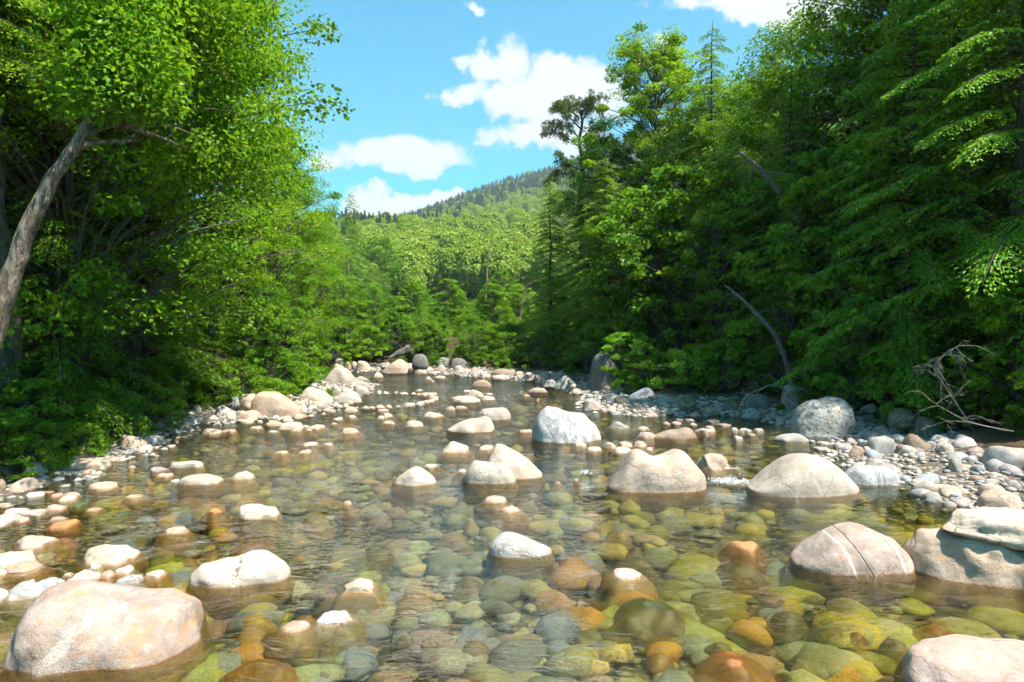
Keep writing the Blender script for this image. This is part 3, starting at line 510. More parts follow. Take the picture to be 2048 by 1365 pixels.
(-0.02,10.67,0.32,0.103,0.0,0.75,0,0.05,'O','peak_m',40,'river_stone',"small rounded tan stone right of the small tan stone midstream"),
(-2.69,11.05,0.16,0.094,0.0,0.75,0,0.05,'O','dome',19,'river_stone',"tiny upright tan stone left of the bright cracked cream boulder"),
(0.11,8.78,0.81,0.27,0.0,0.75,0,0.015,'W','whitedome',125,'boulder',"smooth white dome boulder with a tapering tail in the clear foreground water"),
(1.37,7.95,0.38,0.073,0.0,0.75,0,0.05,'T','peak_l',64,'river_stone',"cream tip of a broad drowned boulder in the clear foreground water"),
(-1.71,7.56,0.40,0.149,0.0,0.75,0,0.05,'T','peak_m',73,'river_stone',"cream cone-shaped stone with a broad rust-coloured wet foot"),
(1.19,12.62,0.09,0.073,0.0,0.75,0,0.05,'O','dome',10,'river_stone',"tiny upright tan stone, second right of the tall sloping cream boulder"),
(5.14,12.02,1.88,0.615,0.0,0.6,0,0.02,'T','creamdome',213,'boulder',"great cream dome boulder beside the white foam"),
(6.64,12.54,1.06,0.283,0.0,0.5,0,0.05,'W','loaf',115,'boulder',"long white and grey streaked boulder behind the great cream dome"),
(4.16,8.31,1.40,0.479,0.0,0.6,0,0.03,'P','veined',229,'boulder',"pink-tan boulder crossed by two pale quartz veins"),
(5.63,7.99,1.68,0.627,0.0,0.6,-14,0.09,'O','layered',287,'boulder',"massive tan layered boulder with a dark overhung flank at the frame edge"),
(4.02,5.62,1.52,0.257,0.0,0.6,0,0.03,'P','flat',369,'boulder',"broad flat pale pink boulder cut by the bottom edge of the frame"),
(3.08,8.96,0.40,0.079,0.0,0.75,0,0.05,'R','dome',60,'river_stone',"small flat rusty orange stone left of the quartz-veined boulder"),
(8.21,18.02,1.84,0.926,0.0,0.7,0,0.05,'L','cracked',139,'boulder',"large grey lichen-stained boulder split by a dark crack on the shaded shore"),
(6.97,16.95,0.85,0.199,0.0,0.75,0,0.05,'G','dome',68,'boulder',"smooth grey-brown dome in still dark water before the cracked lichen boulder"),
(8.09,14.90,0.63,0.462,0.05,0.75,0,0.05,'G','loaf',57,'boulder',"tall grey egg-shaped boulder standing on the gravel bar"),
(8.63,14.94,0.38,0.188,0.12,0.75,0,0.05,'G','dome',35,'river_stone',"small rounded grey stone, second right of the grey egg-shaped boulder"),
(9.00,15.07,0.66,0.387,0.15,0.75,0,0.05,'N','peak_l',59,'boulder',"mid-sized upright brown stone, nearest in front of the tall mossy boulder"),
(8.78,15.46,0.25,0.164,0.2,0.75,0,0.05,'G','dome',21,'river_stone',"small upright grey stone, nearest right of the grey egg-shaped boulder"),
(8.29,16.00,0.30,0.136,0.1,0.75,0,0.05,'G','dome',25,'river_stone',"small rounded grey stone, nearest left of the grey egg-shaped boulder"),
(8.92,17.53,0.31,0.216,0.15,0.75,0,0.05,'D','dome',24,'river_stone',"small upright dark grey stone right of the large cracked lichen boulder"),
(9.68,15.33,0.55,0.28,0.2,0.75,0,0.05,'L','dome',49,'boulder',"mid-sized upright lichen-spotted grey stone, second in front of the tall mossy boulder"),
(10.20,15.40,0.30,0.255,0.2,0.75,0,0.05,'M','dome',26,'river_stone',"small upright mossy stone right of the tall mossy boulder"),
(10.09,16.60,0.56,0.455,0.3,0.75,0,0.05,'M','block',45,'boulder',"tall moss-covered boulder half hidden by shrubs on the shaded shore"),
(9.80,17.03,0.63,0.301,0.5,0.75,0,0.05,'M','dome',50,'boulder',"mid-sized rounded mossy stone left of the tall mossy boulder"),
(9.63,13.03,1.10,0.398,0.15,0.75,0,0.05,'G','block',115,'boulder',"big square grey boulder with a brown stained foot at the frame edge"),
(9.68,14.89,0.76,0.171,0.12,0.75,0,0.05,'N','flat',69,'boulder',"mid-sized rounded brown stone, third in front of the tall mossy boulder"),
(7.75,11.72,0.42,0.216,0.0,0.75,0,0.05,'O','peak_m',49,'river_stone',"tan peaked boulder at the end of the gravel bar"),
(7.29,11.03,0.41,0.175,0.0,0.75,0,0.05,'U','loaf',50,'river_stone',"purple-grey egg stone half in the dark water at the gravel bar"),
(7.77,10.86,0.73,0.285,0.0,0.75,0,0.05,'O','flat',92,'boulder',"wide flat tan boulder on the gravel bar behind the layered boulder"),
(7.85,10.57,0.20,0.086,0.0,0.75,0,0.05,'O','dome',25,'river_stone',"tiny tan stone right of the wide flat tan bar boulder"),
(7.49,10.42,0.28,0.072,0.0,0.75,0,0.05,'G','dome',36,'river_stone',"small rounded grey stone in front of the wide flat tan bar boulder"),
(7.60,12.08,0.37,0.118,0.0,0.75,0,0.05,'P','flat',41,'river_stone',"small rounded pinkish stone, nearest left of the tan peaked bar boulder"),
(7.49,12.06,0.25,0.039,0.0,0.75,0,0.05,'G','flat',28,'river_stone',"small flat grey stone, third left of the tan peaked bar boulder"),
(7.31,13.19,0.63,0.178,0.05,0.75,0,0.05,'U','loaf',65,'boulder',"mid-sized rounded purple-grey stone, nearest right of the white streaked long boulder"),
(7.08,13.87,0.28,0.133,0.0,0.75,0,0.05,'O','dome',27,'river_stone',"small rounded tan stone, nearest behind the white streaked long boulder"),
(7.58,14.18,0.28,0.108,0.05,0.75,0,0.05,'N','dome',26,'river_stone',"small rounded brown stone, second behind the white streaked long boulder"),
(7.29,12.57,0.22,0.129,0.03,0.75,0,0.05,'B','dome',24,'river_stone',"small upright blue-grey stone, second right of the white streaked long boulder"),
(7.34,12.33,0.26,0.071,0.0,0.75,0,0.05,'B','dome',28,'river_stone',"small rounded blue-grey stone, third right of the white streaked long boulder"),
(7.39,12.37,0.24,0.107,0.03,0.75,0,0.05,'O','dome',26,'river_stone',"small rounded tan stone, fourth right of the white streaked long boulder"),
(7.86,12.70,0.30,0.147,0.06,0.75,0,0.05,'O','dome',32,'river_stone',"small rounded tan stone, fourth left of the tan peaked bar boulder"),
(7.96,12.55,0.21,0.112,0.05,0.75,0,0.05,'B','dome',23,'river_stone',"tiny upright blue-grey stone, second left of the tan peaked bar boulder"),
(8.73,12.90,0.31,0.12,0.1,0.75,0,0.05,'W','dome',32,'river_stone',"small rounded white stone, nearest behind the tan peaked bar boulder"),
(8.56,13.08,0.26,0.126,0.1,0.75,0,0.05,'G','dome',26,'river_stone',"small rounded grey stone, second behind the tan peaked bar boulder"),
(8.49,12.05,0.29,0.154,0.08,0.75,0,0.05,'G','dome',32,'river_stone',"small upright grey stone, nearest behind the wide flat tan bar boulder"),
(8.45,12.31,0.28,0.147,0.08,0.75,0,0.05,'N','dome',31,'river_stone',"small upright brown stone right of the tan peaked bar boulder"),
(8.97,12.54,0.40,0.121,0.1,0.75,0,0.05,'G','flat',43,'river_stone',"small rounded grey stone left of the big square grey boulder"),
(9.51,12.79,0.33,0.102,0.12,0.75,0,0.05,'D','dome',35,'river_stone',"small rounded dark grey stone, nearest in front of the big square grey boulder"),
(9.27,12.37,0.24,0.125,0.1,0.75,0,0.05,'N','dome',26,'river_stone',"small upright brown stone, second in front of the big square grey boulder"),
(8.77,12.16,0.16,0.107,0.08,0.75,0,0.05,'W','dome',17,'river_stone',"tiny upright white stone, second behind the wide flat tan bar boulder"),
(8.57,14.68,0.18,0.145,0.08,0.75,0,0.05,'O','dome',16,'river_stone',"tiny upright tan stone, third right of the grey egg-shaped boulder"),
(7.17,15.75,0.44,0.091,0.0,0.75,0,0.05,'G','flat',38,'river_stone',"mid-sized rounded grey stone behind the great cream dome"),
(7.78,15.97,0.49,0.164,0.0,0.75,0,0.05,'P','loaf',41,'river_stone',"mid-sized rounded pinkish stone, second in front of the large cracked lichen boulder"),
(7.53,16.41,0.38,0.101,0.0,0.75,0,0.05,'G','flat',31,'river_stone',"small rounded grey stone, nearest in front of the large cracked lichen boulder"),
(8.03,15.77,0.24,0.117,0.0,0.75,0,0.05,'N','dome',20,'river_stone',"small rounded brown stone, second left of the grey egg-shaped boulder"),
(7.37,14.97,0.33,0.104,0.0,0.75,0,0.05,'W','dome',30,'river_stone',"small rounded white stone left of the white streaked long boulder"),
(7.37,16.67,0.18,0.09,0.0,0.75,0,0.05,'B','dome',14,'river_stone',"tiny blue-grey stone right of the smooth grey-brown dome"),
(4.83,25.11,1.10,0.413,0.1,0.75,0,0.05,'B','peak_r',59,'boulder',"blue-grey slab boulder under the overhanging shrub at the shaded shore"),
(5.26,23.25,0.91,0.396,0.05,0.75,0,0.05,'L','wedge_l',53,'boulder',"grey boulder with a pale flank and a tapering end among the shore cobbles"),
(3.68,24.55,0.70,0.249,0.12,0.75,0,0.05,'G','dome',39,'boulder',"mid-sized rounded grey stone, third left of the blue-grey slab under shrub"),
(3.81,23.50,0.66,0.347,0.05,0.75,0,0.05,'N','loaf',38,'boulder',"mid-sized upright brown stone, nearest left of the blue-grey slab under shrub"),
(4.22,23.02,0.41,0.266,0.04,0.75,0,0.05,'P','dome',24,'river_stone',"small upright pinkish stone, second in front of the blue-grey slab under shrub"),
(4.59,22.90,0.42,0.281,0.06,0.75,0,0.05,'D','dome',24,'river_stone',"small upright dark grey stone, nearest in front of the blue-grey slab under shrub"),
(2.75,22.97,0.69,0.312,0.02,0.75,0,0.05,'P','block',41,'boulder',"mid-sized rounded pinkish stone, nearest right of the massive white boulder"),
(3.09,22.04,0.61,0.182,0.0,0.75,0,0.05,'P','flat',37,'boulder',"mid-sized rounded pinkish stone, second right of the massive white boulder"),
(3.02,26.49,0.45,0.218,0.0,0.75,0,0.05,'B','peak_m',22,'river_stone',"mid-sized rounded blue-grey stone, third right of the grey-white ridged boulder"),
(2.64,27.86,0.63,0.215,0.0,0.75,0,0.05,'T','peak_m',31,'boulder',"mid-sized rounded cream stone, nearest right of the grey-white ridged boulder"),
(3.71,22.40,0.42,0.136,0.02,0.75,0,0.05,'P','flat',25,'river_stone',"mid-sized rounded pinkish stone, second left of the blue-grey slab under shrub"),
(4.32,21.04,0.45,0.197,0.0,0.75,0,0.05,'P','dome',29,'river_stone',"mid-sized rounded pinkish stone in front of the tapering grey shore boulder"),
(6.32,21.68,0.60,0.217,0.03,0.75,0,0.05,'N','dome',37,'boulder',"mid-sized rounded brown stone, second left of the dark mossy upright boulder"),
(7.14,22.21,0.53,0.51,0.05,0.75,0,0.05,'M','loaf',32,'boulder',"dark mossy upright boulder among the shaded shore stones"),
(8.09,22.34,0.87,0.489,0.15,0.75,0,0.05,'D','loaf',53,'boulder',"dark grey round boulder under dead branches on the shaded shore"),
(6.85,22.51,0.26,0.205,0.1,0.75,0,0.05,'G','dome',15,'river_stone',"small upright grey stone, nearest left of the dark mossy upright boulder"),
(7.13,21.45,0.30,0.196,0.05,0.75,0,0.05,'N','dome',19,'river_stone',"small upright brown stone left of the rough side-pool boulder"),
(7.34,20.86,0.72,0.352,0.0,0.75,0,0.05,'L','peak_m',47,'boulder',"rough grey boulder reflected in the still shaded side pool"),
(5.78,22.34,0.69,0.316,0.25,0.75,0,0.05,'M','dome',41,'boulder',"mid-sized rounded mossy stone right of the tapering grey shore boulder"),
(8.97,21.39,0.96,0.827,0.15,0.75,0,0.05,'L','block',61,'boulder',"tall white-mottled boulder in deep shade behind the cracked lichen boulder"),
(5.62,21.13,0.32,0.165,0.0,0.75,0,0.05,'N','dome',20,'river_stone',"small upright brown stone, fifth behind the brown shaded ramp boulder"),
(8.48,21.51,0.25,0.133,0.0,0.75,0,0.05,'G','dome',15,'river_stone',"small upright grey stone right of the dark round boulder under branches"),
(4.00,28.69,1.41,1.576,0.05,0.8,0,0.05,'D','block',67,'boulder',"cliff-like dark grey rock face under the trees at the far right shore"),
(6.02,18.34,0.28,0.142,0.0,0.75,0,0.05,'G','dome',20,'river_stone',"small upright grey stone, third in front of the rough side-pool boulder"),
(6.30,18.36,0.38,0.114,0.0,0.75,0,0.05,'G','dome',28,'river_stone',"small rounded grey stone, nearest in front of the rough side-pool boulder"),
(5.72,17.14,0.31,0.108,0.0,0.75,0,0.05,'G','dome',24,'river_stone',"small rounded grey stone, fifth in front of the rough side-pool boulder"),
(5.19,18.22,0.53,0.102,0.0,0.75,0,0.05,'P','flat',40,'boulder',"mid-sized flat pinkish stone, second right of the brown shaded ramp boulder"),
(5.42,18.66,0.31,0.127,0.0,0.75,0,0.05,'G','dome',22,'river_stone',"small rounded grey stone, third right of the brown shaded ramp boulder"),
(5.28,20.24,0.33,0.102,0.0,0.75,0,0.05,'G','dome',22,'river_stone',"small rounded grey stone, fourth behind the brown shaded ramp boulder"),
(4.98,20.22,0.25,0.098,0.0,0.75,0,0.05,'P','flat',16,'river_stone',"small rounded pinkish stone, third behind the brown shaded ramp boulder"),
(4.71,19.53,0.31,0.133,0.0,0.75,0,0.05,'P','dome',21,'river_stone',"small rounded pinkish stone, nearest behind the brown shaded ramp boulder"),
(4.45,19.55,0.24,0.095,0.0,0.75,0,0.05,'O','dome',16,'river_stone',"small rounded tan stone, second behind the brown shaded ramp boulder"),
(5.88,19.93,0.50,0.11,0.0,0.75,0,0.05,'N','flat',33,'river_stone',"mid-sized rounded brown stone, second in front of the dark mossy upright boulder"),
(5.98,19.24,0.45,0.09,0.0,0.75,0,0.05,'P','flat',31,'river_stone',"mid-sized rounded pinkish stone, nearest in front of the dark mossy upright boulder"),
(5.15,19.29,0.26,0.134,0.0,0.75,0,0.05,'G','dome',18,'river_stone',"small upright grey stone, nearest right of the brown shaded ramp boulder"),
(6.71,18.49,0.29,0.069,0.0,0.75,0,0.05,'G','flat',21,'river_stone',"small rounded grey stone, second in front of the rough side-pool boulder"),
(6.26,17.68,0.20,0.06,0.0,0.75,0,0.05,'P','flat',15,'river_stone',"tiny pinkish stone, fourth in front of the rough side-pool boulder"),
(-2.23,5.95,0.92,-1,0.0,0.5,0,0.05,'R','dome',211,'sunken_stone',"amber algae-covered boulder sunk beside the huge pinkish boulder"),
(-1.80,9.09,0.57,-1,0.0,0.75,0,0.05,'M','dome',85,'sunken_stone',"mid-sized mossy sunken stone behind the cream cone-shaped stone"),
(-0.85,9.76,0.62,-1,0.0,0.75,0,0.05,'U','dome',87,'sunken_stone',"mid-sized purple-grey sunken stone left of the small tan stone midstream"),
(-1.10,7.54,0.64,-1,0.0,0.75,0,0.05,'O','dome',116,'sunken_stone',"long tan sunken boulder behind the cream cone-shaped stone"),
(-1.31,5.53,0.23,-1,0.0,0.75,0,0.05,'O','dome',56,'sunken_stone',"small tan sunken stone, third in front of the white-topped blue-grey stone"),
(-1.10,5.73,0.29,-1,0.0,0.75,0,0.05,'R','dome',68,'sunken_stone',"small rusty orange sunken stone, fourth in front of the white-topped blue-grey stone"),
(-0.35,6.49,0.34,-1,0.0,0.75,0,0.05,'G','dome',71,'sunken_stone',"small grey sunken stone, nearest in front of the smooth white dome with tail"),
(-0.28,5.84,0.29,-1,0.0,0.75,0,0.05,'P','dome',68,'sunken_stone',"small pinkish sunken stone, second in front of the smooth white dome with tail"),
(-0.73,6.35,0.33,-1,0.0,0.75,0,0.05,'U','dome',71,'sunken_stone',"small purple-grey sunken stone, third right of the cream cone-shaped stone"),
(-1.06,6.64,0.23,-1,0.0,0.75,0,0.05,'B','dome',47,'sunken_stone',"small blue-grey sunken stone, nearest right of the cream cone-shaped stone"),
(-0.82,6.60,0.25,-1,0.0,0.75,0,0.05,'B','dome',51,'sunken_stone',"small blue-grey sunken stone, second right of the cream cone-shaped stone"),
(1.59,10.12,0.46,-1,0.0,0.75,0,0.05,'M','dome',61,'sunken_stone',"mid-sized mossy sunken stone in front of the saddle-topped boulder"),
(1.40,6.30,0.38,-1,0.0,0.75,0,0.05,'R','dome',82,'sunken_stone',"yellow sunken stone bright in the clear green foreground water"),
(0.78,8.82,0.55,-1,0.0,0.75,0,0.05,'R','dome',85,'sunken_stone',"mid-sized rusty orange sunken stone right of the smooth white dome with tail"),
(1.57,8.57,0.73,-1,0.0,0.75,0,0.05,'M','dome',116,'sunken_stone',"mid-sized mossy sunken stone, nearest behind the cream tip of drowned boulder"),
(-0.52,8.15,0.47,-1,0.0,0.75,0,0.05,'N','dome',78,'sunken_stone',"mid-sized brown sunken stone left of the smooth white dome with tail"),
(1.41,7.11,0.96,-1,0.0,0.6,0,0.05,'M','dome',184,'sunken_stone',"broad drowned olive boulder below the cream tip"),
(4.30,6.81,0.68,-1,0.0,0.75,0,0.05,'R','dome',136,'sunken_stone',"bright orange wedge-shaped rock under water before the layered boulder"),
(3.30,5.81,0.57,-1,0.0,0.75,0,0.05,'N','dome',133,'sunken_stone',"mid-sized brown sunken stone, nearest left of the broad flat pink boulder"),
(2.96,7.69,0.35,-1,0.0,0.75,0,0.05,'R','dome',61,'sunken_stone',"small rusty orange sunken stone, second left of the quartz-veined boulder"),
(2.95,7.17,0.56,-1,0.0,0.75,0,0.05,'M','dome',105,'sunken_stone',"mid-sized mossy sunken stone, nearest left of the quartz-veined boulder"),
(1.99,5.97,0.90,-1,0.0,0.75,0,0.05,'R','dome',205,'sunken_stone',"broad yellow sunken boulder at the bottom of the clear green water"),
(1.99,6.52,0.34,-1,0.0,0.75,0,0.05,'M','dome',71,'sunken_stone',"small mossy sunken stone, second right of the cream tip of drowned boulder"),
(3.00,9.52,0.57,-1,0.0,0.75,0,0.05,'M','dome',82,'sunken_stone',"mid-sized mossy sunken stone in front of the tan boulder behind the saddle"),
(2.85,8.45,0.91,-1,0.0,0.75,0,0.05,'M','dome',146,'sunken_stone',"large mossy sunken stone, third left of the quartz-veined boulder"),
(3.47,6.77,0.31,-1,0.0,0.75,0,0.05,'R','dome',61,'sunken_stone',"small rusty orange sunken stone, nearest in front of the quartz-veined boulder"),
(2.71,6.23,0.27,-1,0.0,0.75,0,0.05,'M','dome',58,'sunken_stone',"small mossy sunken stone, second in front of the quartz-veined boulder"),
(3.73,6.57,0.36,-1,0.0,0.75,0,0.05,'M','dome',75,'sunken_stone',"small mossy sunken stone, second left of the broad flat pink boulder"),
(-2.13,7.01,0.46,-1,0.0,0.75,0,0.05,'R','dome',88,'sunken_stone',"mid-sized rusty orange sunken stone, nearest left of the white-topped blue-grey stone"),
(-2.65,6.88,0.41,-1,0.0,0.75,0,0.05,'O','dome',82,'sunken_stone',"small tan sunken stone in front of the long cracked cream boulder"),
(-2.38,6.74,0.32,-1,0.0,0.75,0,0.05,'O','dome',64,'sunken_stone',"small tan sunken stone, second left of the white-topped blue-grey stone"),
(-2.15,7.66,0.23,-1,0.0,0.75,0,0.05,'O','dome',41,'sunken_stone',"small tan sunken stone left of the cream cone-shaped stone"),
(-3.72,9.30,0.35,-1,0.0,0.75,0,0.05,'R','dome',51,'sunken_stone',"small rusty orange sunken stone behind the long cracked cream boulder"),
(-3.98,8.94,0.29,-1,0.0,0.75,0,0.05,'R','dome',44,'sunken_stone',"small rusty orange sunken stone, nearest left of the long cracked cream boulder"),
(-4.20,8.81,0.31,-1,0.0,0.75,0,0.05,'R','dome',47,'sunken_stone',"small rusty orange sunken stone, nearest in front of the yellowish half-drowned stone"),
(-4.49,8.68,0.30,-1,0.0,0.75,0,0.05,'D','dome',47,'sunken_stone',"small dark grey sunken stone, second in front of the yellowish half-drowned stone"),
(-3.96,8.12,0.20,-1,0.0,0.75,0,0.05,'R','dome',34,'sunken_stone',"tiny rusty orange sunken stone, second left of the long cracked cream boulder"),
(-3.99,7.41,0.20,-1,0.0,0.75,0,0.05,'M','dome',37,'sunken_stone',"tiny mossy sunken stone, nearest right of the huge pinkish boulder"),
(-3.74,7.49,0.32,-1,0.0,0.75,0,0.05,'G','dome',58,'sunken_stone',"small grey sunken stone, second right of the huge pinkish boulder"),
(-4.61,8.31,0.27,-1,0.0,0.75,0,0.05,'R','dome',44,'sunken_stone',"small rusty orange sunken stone right of the heart-shaped cream boulder"),
(-5.42,8.36,0.23,-1,0.0,0.75,0,0.05,'R','dome',37,'sunken_stone',"small rusty orange sunken stone left of the heart-shaped cream boulder"),
(-1.76,6.37,0.19,-1,0.0,0.75,0,0.05,'M','dome',41,'sunken_stone',"tiny mossy sunken stone, nearest in front of the white-topped blue-grey stone"),
(-1.70,6.04,0.17,-1,0.0,0.75,0,0.05,'O','dome',39,'sunken_stone',"tiny tan sunken stone, second in front of the white-topped blue-grey stone"),
(-2.47,5.60,0.18,-1,0.0,0.75,0,0.05,'M','dome',44,'sunken_stone',"tiny mossy sunken stone, third right of the huge pinkish boulder"),
(-2.07,5.60,0.17,-1,0.0,0.75,0,0.05,'M','dome',41,'sunken_stone',"tiny mossy sunken stone, third left of the white-topped blue-grey stone"),
(-4.78,9.24,0.37,-1,0.0,0.75,0,0.05,'M','dome',54,'sunken_stone',"small mossy sunken stone left of the yellowish half-drowned stone"),
(-3.66,10.15,0.86,-1,0.0,0.75,0,0.05,'M','dome',116,'sunken_stone',"large mossy sunken stone, nearest right of the cream boulder with drowned tail"),
(-3.07,10.67,0.51,-1,0.0,0.75,0,0.05,'N','dome',64,'sunken_stone',"mid-sized brown sunken stone, second right of the cream boulder with drowned tail"),
(0.97,14.13,0.42,-1,0.0,0.75,0,0.05,'O','dome',41,'sunken_stone',"mid-sized tan sunken stone, second right of the tall sloping cream boulder"),
(1.35,12.98,0.39,-1,0.0,0.75,0,0.05,'O','dome',41,'sunken_stone',"small tan sunken stone in front of the massive white boulder"),
(0.84,13.19,0.40,-1,0.0,0.75,0,0.05,'M','dome',41,'sunken_stone',"small mossy sunken stone, nearest right of the tall sloping cream boulder"),
(1.70,9.30,0.33,-1,0.0,0.75,0,0.05,'M','dome',47,'sunken_stone',"small mossy sunken stone, second behind the cream tip of drowned boulder"),
(2.26,9.00,0.27,-1,0.0,0.75,0,0.05,'M','dome',41,'sunken_stone',"small mossy sunken stone, nearest right of the cream tip of drowned boulder"),
]
LANDMARKS=[(-3.79,6.32,'huge pinkish boulder'),(-3.15,7.86,'long cracked cream boulder'),(-5.06,8.55,'heart-shaped cream boulder'),(-6.36,9.05,'lone tan triangular boulder'),(-5.85,8.10,'smooth overlapping tan boulder'),(-5.34,7.37,'blue-veined white boulder'),(-4.75,9.60,'yellowish half-drowned stone'),(-3.91,10.41,'cream boulder with drowned tail'),(-1.79,6.75,'white-topped blue-grey stone'),(-9.10,12.89,'round white stone'),(-9.11,14.19,'rounded tan boulder by the grass'),(-8.71,12.02,'tan wedge boulder'),(-8.63,16.29,'creased streaked boulder'),(-7.96,18.00,'tan dome of the pair'),(-7.07,13.52,'purple-grey pointed stone'),(-6.65,13.85,'long flat cream stone'),(-5.75,12.52,'wide cream dome'),(-5.12,12.89,'steep cream dome'),(-7.32,12.18,'smooth tan dome in shallows'),(-7.23,10.77,'pink-white peaked stone'),(-7.52,10.04,'broad flat cream boulder'),(-6.55,9.90,'orange-pink wedge stone'),(-7.36,21.29,'curled overhang boulder'),(-7.10,24.58,'sloping pale bar boulder'),(-7.80,30.93,'very large pale dome'),(-6.08,27.29,'pale block with dark face'),(-6.58,38.68,'huge tan far wedge'),(-6.12,18.75,'big cream loaf stone'),(-4.83,16.32,'wider cream mid-channel stone'),(-4.32,18.16,'tan pointed stone off the bar'),(-4.10,41.25,'paler far grey boulder'),(-1.45,39.23,'far pointed grey boulder'),(2.32,29.74,'grey-white ridged boulder'),(1.08,28.33,'pink low channel stone'),(-1.37,30.94,'far brown dome'),(-1.42,26.67,'peaked pile boulder'),(1.39,17.13,'massive white boulder'),(-1.10,18.51,'cream ramp-shaped boulder'),(-0.54,20.71,'cream loaf behind the ramp'),(-1.26,15.61,'blunt-ended cream stone'),(0.03,13.07,'tall sloping cream boulder'),(-0.43,12.61,'two-lobed cream boulder'),(2.61,12.19,'saddle-topped boulder'),(4.13,13.89,'tan boulder behind the saddle'),(4.17,17.41,'brown shaded ramp boulder'),(-1.79,12.53,'bright cracked cream boulder'),(-0.27,11.27,'small tan stone midstream'),(0.11,8.78,'smooth white dome with tail'),(1.37,7.95,'cream tip of drowned boulder'),(-1.71,7.56,'cream cone-shaped stone'),(5.14,12.02,'great cream dome'),(6.64,12.54,'white streaked long boulder'),(4.16,8.31,'quartz-veined boulder'),(5.63,7.99,'massive layered boulder'),(4.02,5.62,'broad flat pink boulder'),(8.21,18.02,'large cracked lichen boulder'),(6.97,16.95,'smooth grey-brown dome'),(8.09,14.90,'grey egg-shaped boulder'),(10.09,16.60,'tall mossy boulder'),(9.63,13.03,'big square grey boulder'),(7.75,11.72,'tan peaked bar boulder'),(7.29,11.03,'purple-grey egg stone'),(7.77,10.86,'wide flat tan bar boulder'),(4.83,25.11,'blue-grey slab under shrub'),(5.26,23.25,'tapering grey shore boulder'),(7.14,22.21,'dark mossy upright boulder'),(8.09,22.34,'dark round boulder under branches'),(7.34,20.86,'rough side-pool boulder'),(4.00,28.69,'cliff-like dark rock')]
#ROCKS_END
# ------------------------------------------------------------------ terrain, riverbed, water
SHORE = np.array([(-8.6, -9), (-8.3, 6), (-8.4, 11), (-8.3, 12.6), (-8.4, 14), (-8.1, 15.3), (-8.6, 17), (-9.0, 19.4), (-8.0, 20), (-6.6, 21), (-6.0, 23), (-6.3, 26), (-6.2, 29), (-6.6, 31.5),
                  (-7.5, 34), (-9.5, 36), (-14, 37), (-26, 38.5), (-26, 42), (-12, 40.2), (-7.7, 39.4), (-5.5, 39), (-3.3, 36.8), (-.6, 35.2), (.9, 34.2), (2.1, 30.5), (3.1, 27.4), (2.5, 23.6), (2.9, 22.2),
                  (4.1, 21.3), (5.2, 21.4), (6.7, 21.9), (7.7, 20.9), (7.9, 19.5), (8.8, 17.8), (8.3, 16.8), (7.1, 15.2), (6.85, 13.9), (7.1, 12.5), (7.3, 12.0), (7.1, 11.1), (7.5, 10.7), (7.8, 10), (8.6, 8), (9.2, 5), (9.4, -9)])
def shore_dist(X, Y):
    """signed distance to the waterline: negative in the river"""
    P = np.stack([X, Y], 1); A = SHORE; B = np.roll(SHORE, -1, 0); best = np.full(len(P), 1e9); ins = np.zeros(len(P), bool)
    for a, b in zip(A, B):
        ab = b - a; t = np.clip(((P - a) @ ab) / (ab @ ab), 0, 1); d = np.hypot(*(P - a - t[:, None] * ab).T); best = np.minimum(best, d)
        c = ((a[1] > P[:, 1]) != (b[1] > P[:, 1])); xx = (b[0] - a[0]) * (P[:, 1] - a[1]) / (b[1] - a[1] + 1e-12) + a[0]
        ins ^= c & (P[:, 0] < xx)
    return np.where(ins, -best, best)
def sstep(x, a, b): t = np.clip((x - a) / (b - a), 0, 1); return t * t * (3 - 2 * t)
def ground(X, Y):
    X = np.atleast_1d(np.asarray(X, float)); Y = np.atleast_1d(np.asarray(Y, float))
    d = shore_dist(X, Y); P = np.stack([X, Y, 0 * X], 1)
    depth = .15 + .22 * sstep(-d, .4, 3.0)
    bedz = -depth * sstep(-d, -.05, 1.0) + .06 * fbm(P * .7, 3)
    # shallow riffles where cobbles break the surface
    for (cx, cy_, rx, ry, hh) in ((5.3, 19.4, 1.5, 1.3, .30), (-4.7, 25.3, 1.6, 2.6, .16), (7.0, 16.0, .9, .9, .25), (1.9, 15.8, 1.6, 1.0, .22), (-6, 19.6, 2.4, .9, .2), (-6.8, 9.5, 1.6, 3, .15)):
        bedz = bedz + hh * np.exp(-(((X - cx) / rx) ** 2 + ((Y - cy_) / ry) ** 2))
    bedz = np.minimum(bedz, -.03)
    bank = np.where(X < 0, 1.5, .9) * sstep(d, 1.8, 6.0) + .10 * np.minimum(np.maximum(d, 0), 2.5) + .05 * np.maximum(d - 5, 0) * (d < 200) + 9.75 * (d >= 200)
    bank = bank + (.05 + .22 * sstep(d, 2, 7)) * fbm(P * .45, 9) * sstep(d, .3, 2)
    return np.where(d < 0, bedz, bank - .02)
def g1(x, y): return float(ground([x], [y])[0])
def axis(lo, hi, f0, f1, step):
    fine = np.arange(f0, f1 + step * .5, step)
    k = 1.0; a = []; x = f0; s = step
    while x > lo: s *= 1.22; x -= s; a.append(x)
    b = []; x = f1; s = step
    while x < hi: s *= 1.22; x += s; b.append(x)
    return np.array(a[::-1] + list(fine) + b)
ax = axis(-3000, 3000, -16, 16, .16); ay = axis(-600, 4000, 3, 44, .18)
GX, GY = np.meshgrid(ax, ay); gz_ = ground(GX.ravel(), GY.ravel())
nx, ny = len(ax), len(ay)
ii = (np.arange(ny - 1)[:, None] * nx + np.arange(nx - 1)[None, :]).ravel()
m, N = new_mat('riverbank_soil_and_gravel')
geo = N.n('ShaderNodeNewGeometry'); P = geo.outputs['Position']; wz = N.xyz(P)[2]
n1 = N.noise(P, 1.4, 6, .6); n2 = N.noise(P, 9, 5, .65); n3 = N.noise(P, 45, 3, .6)
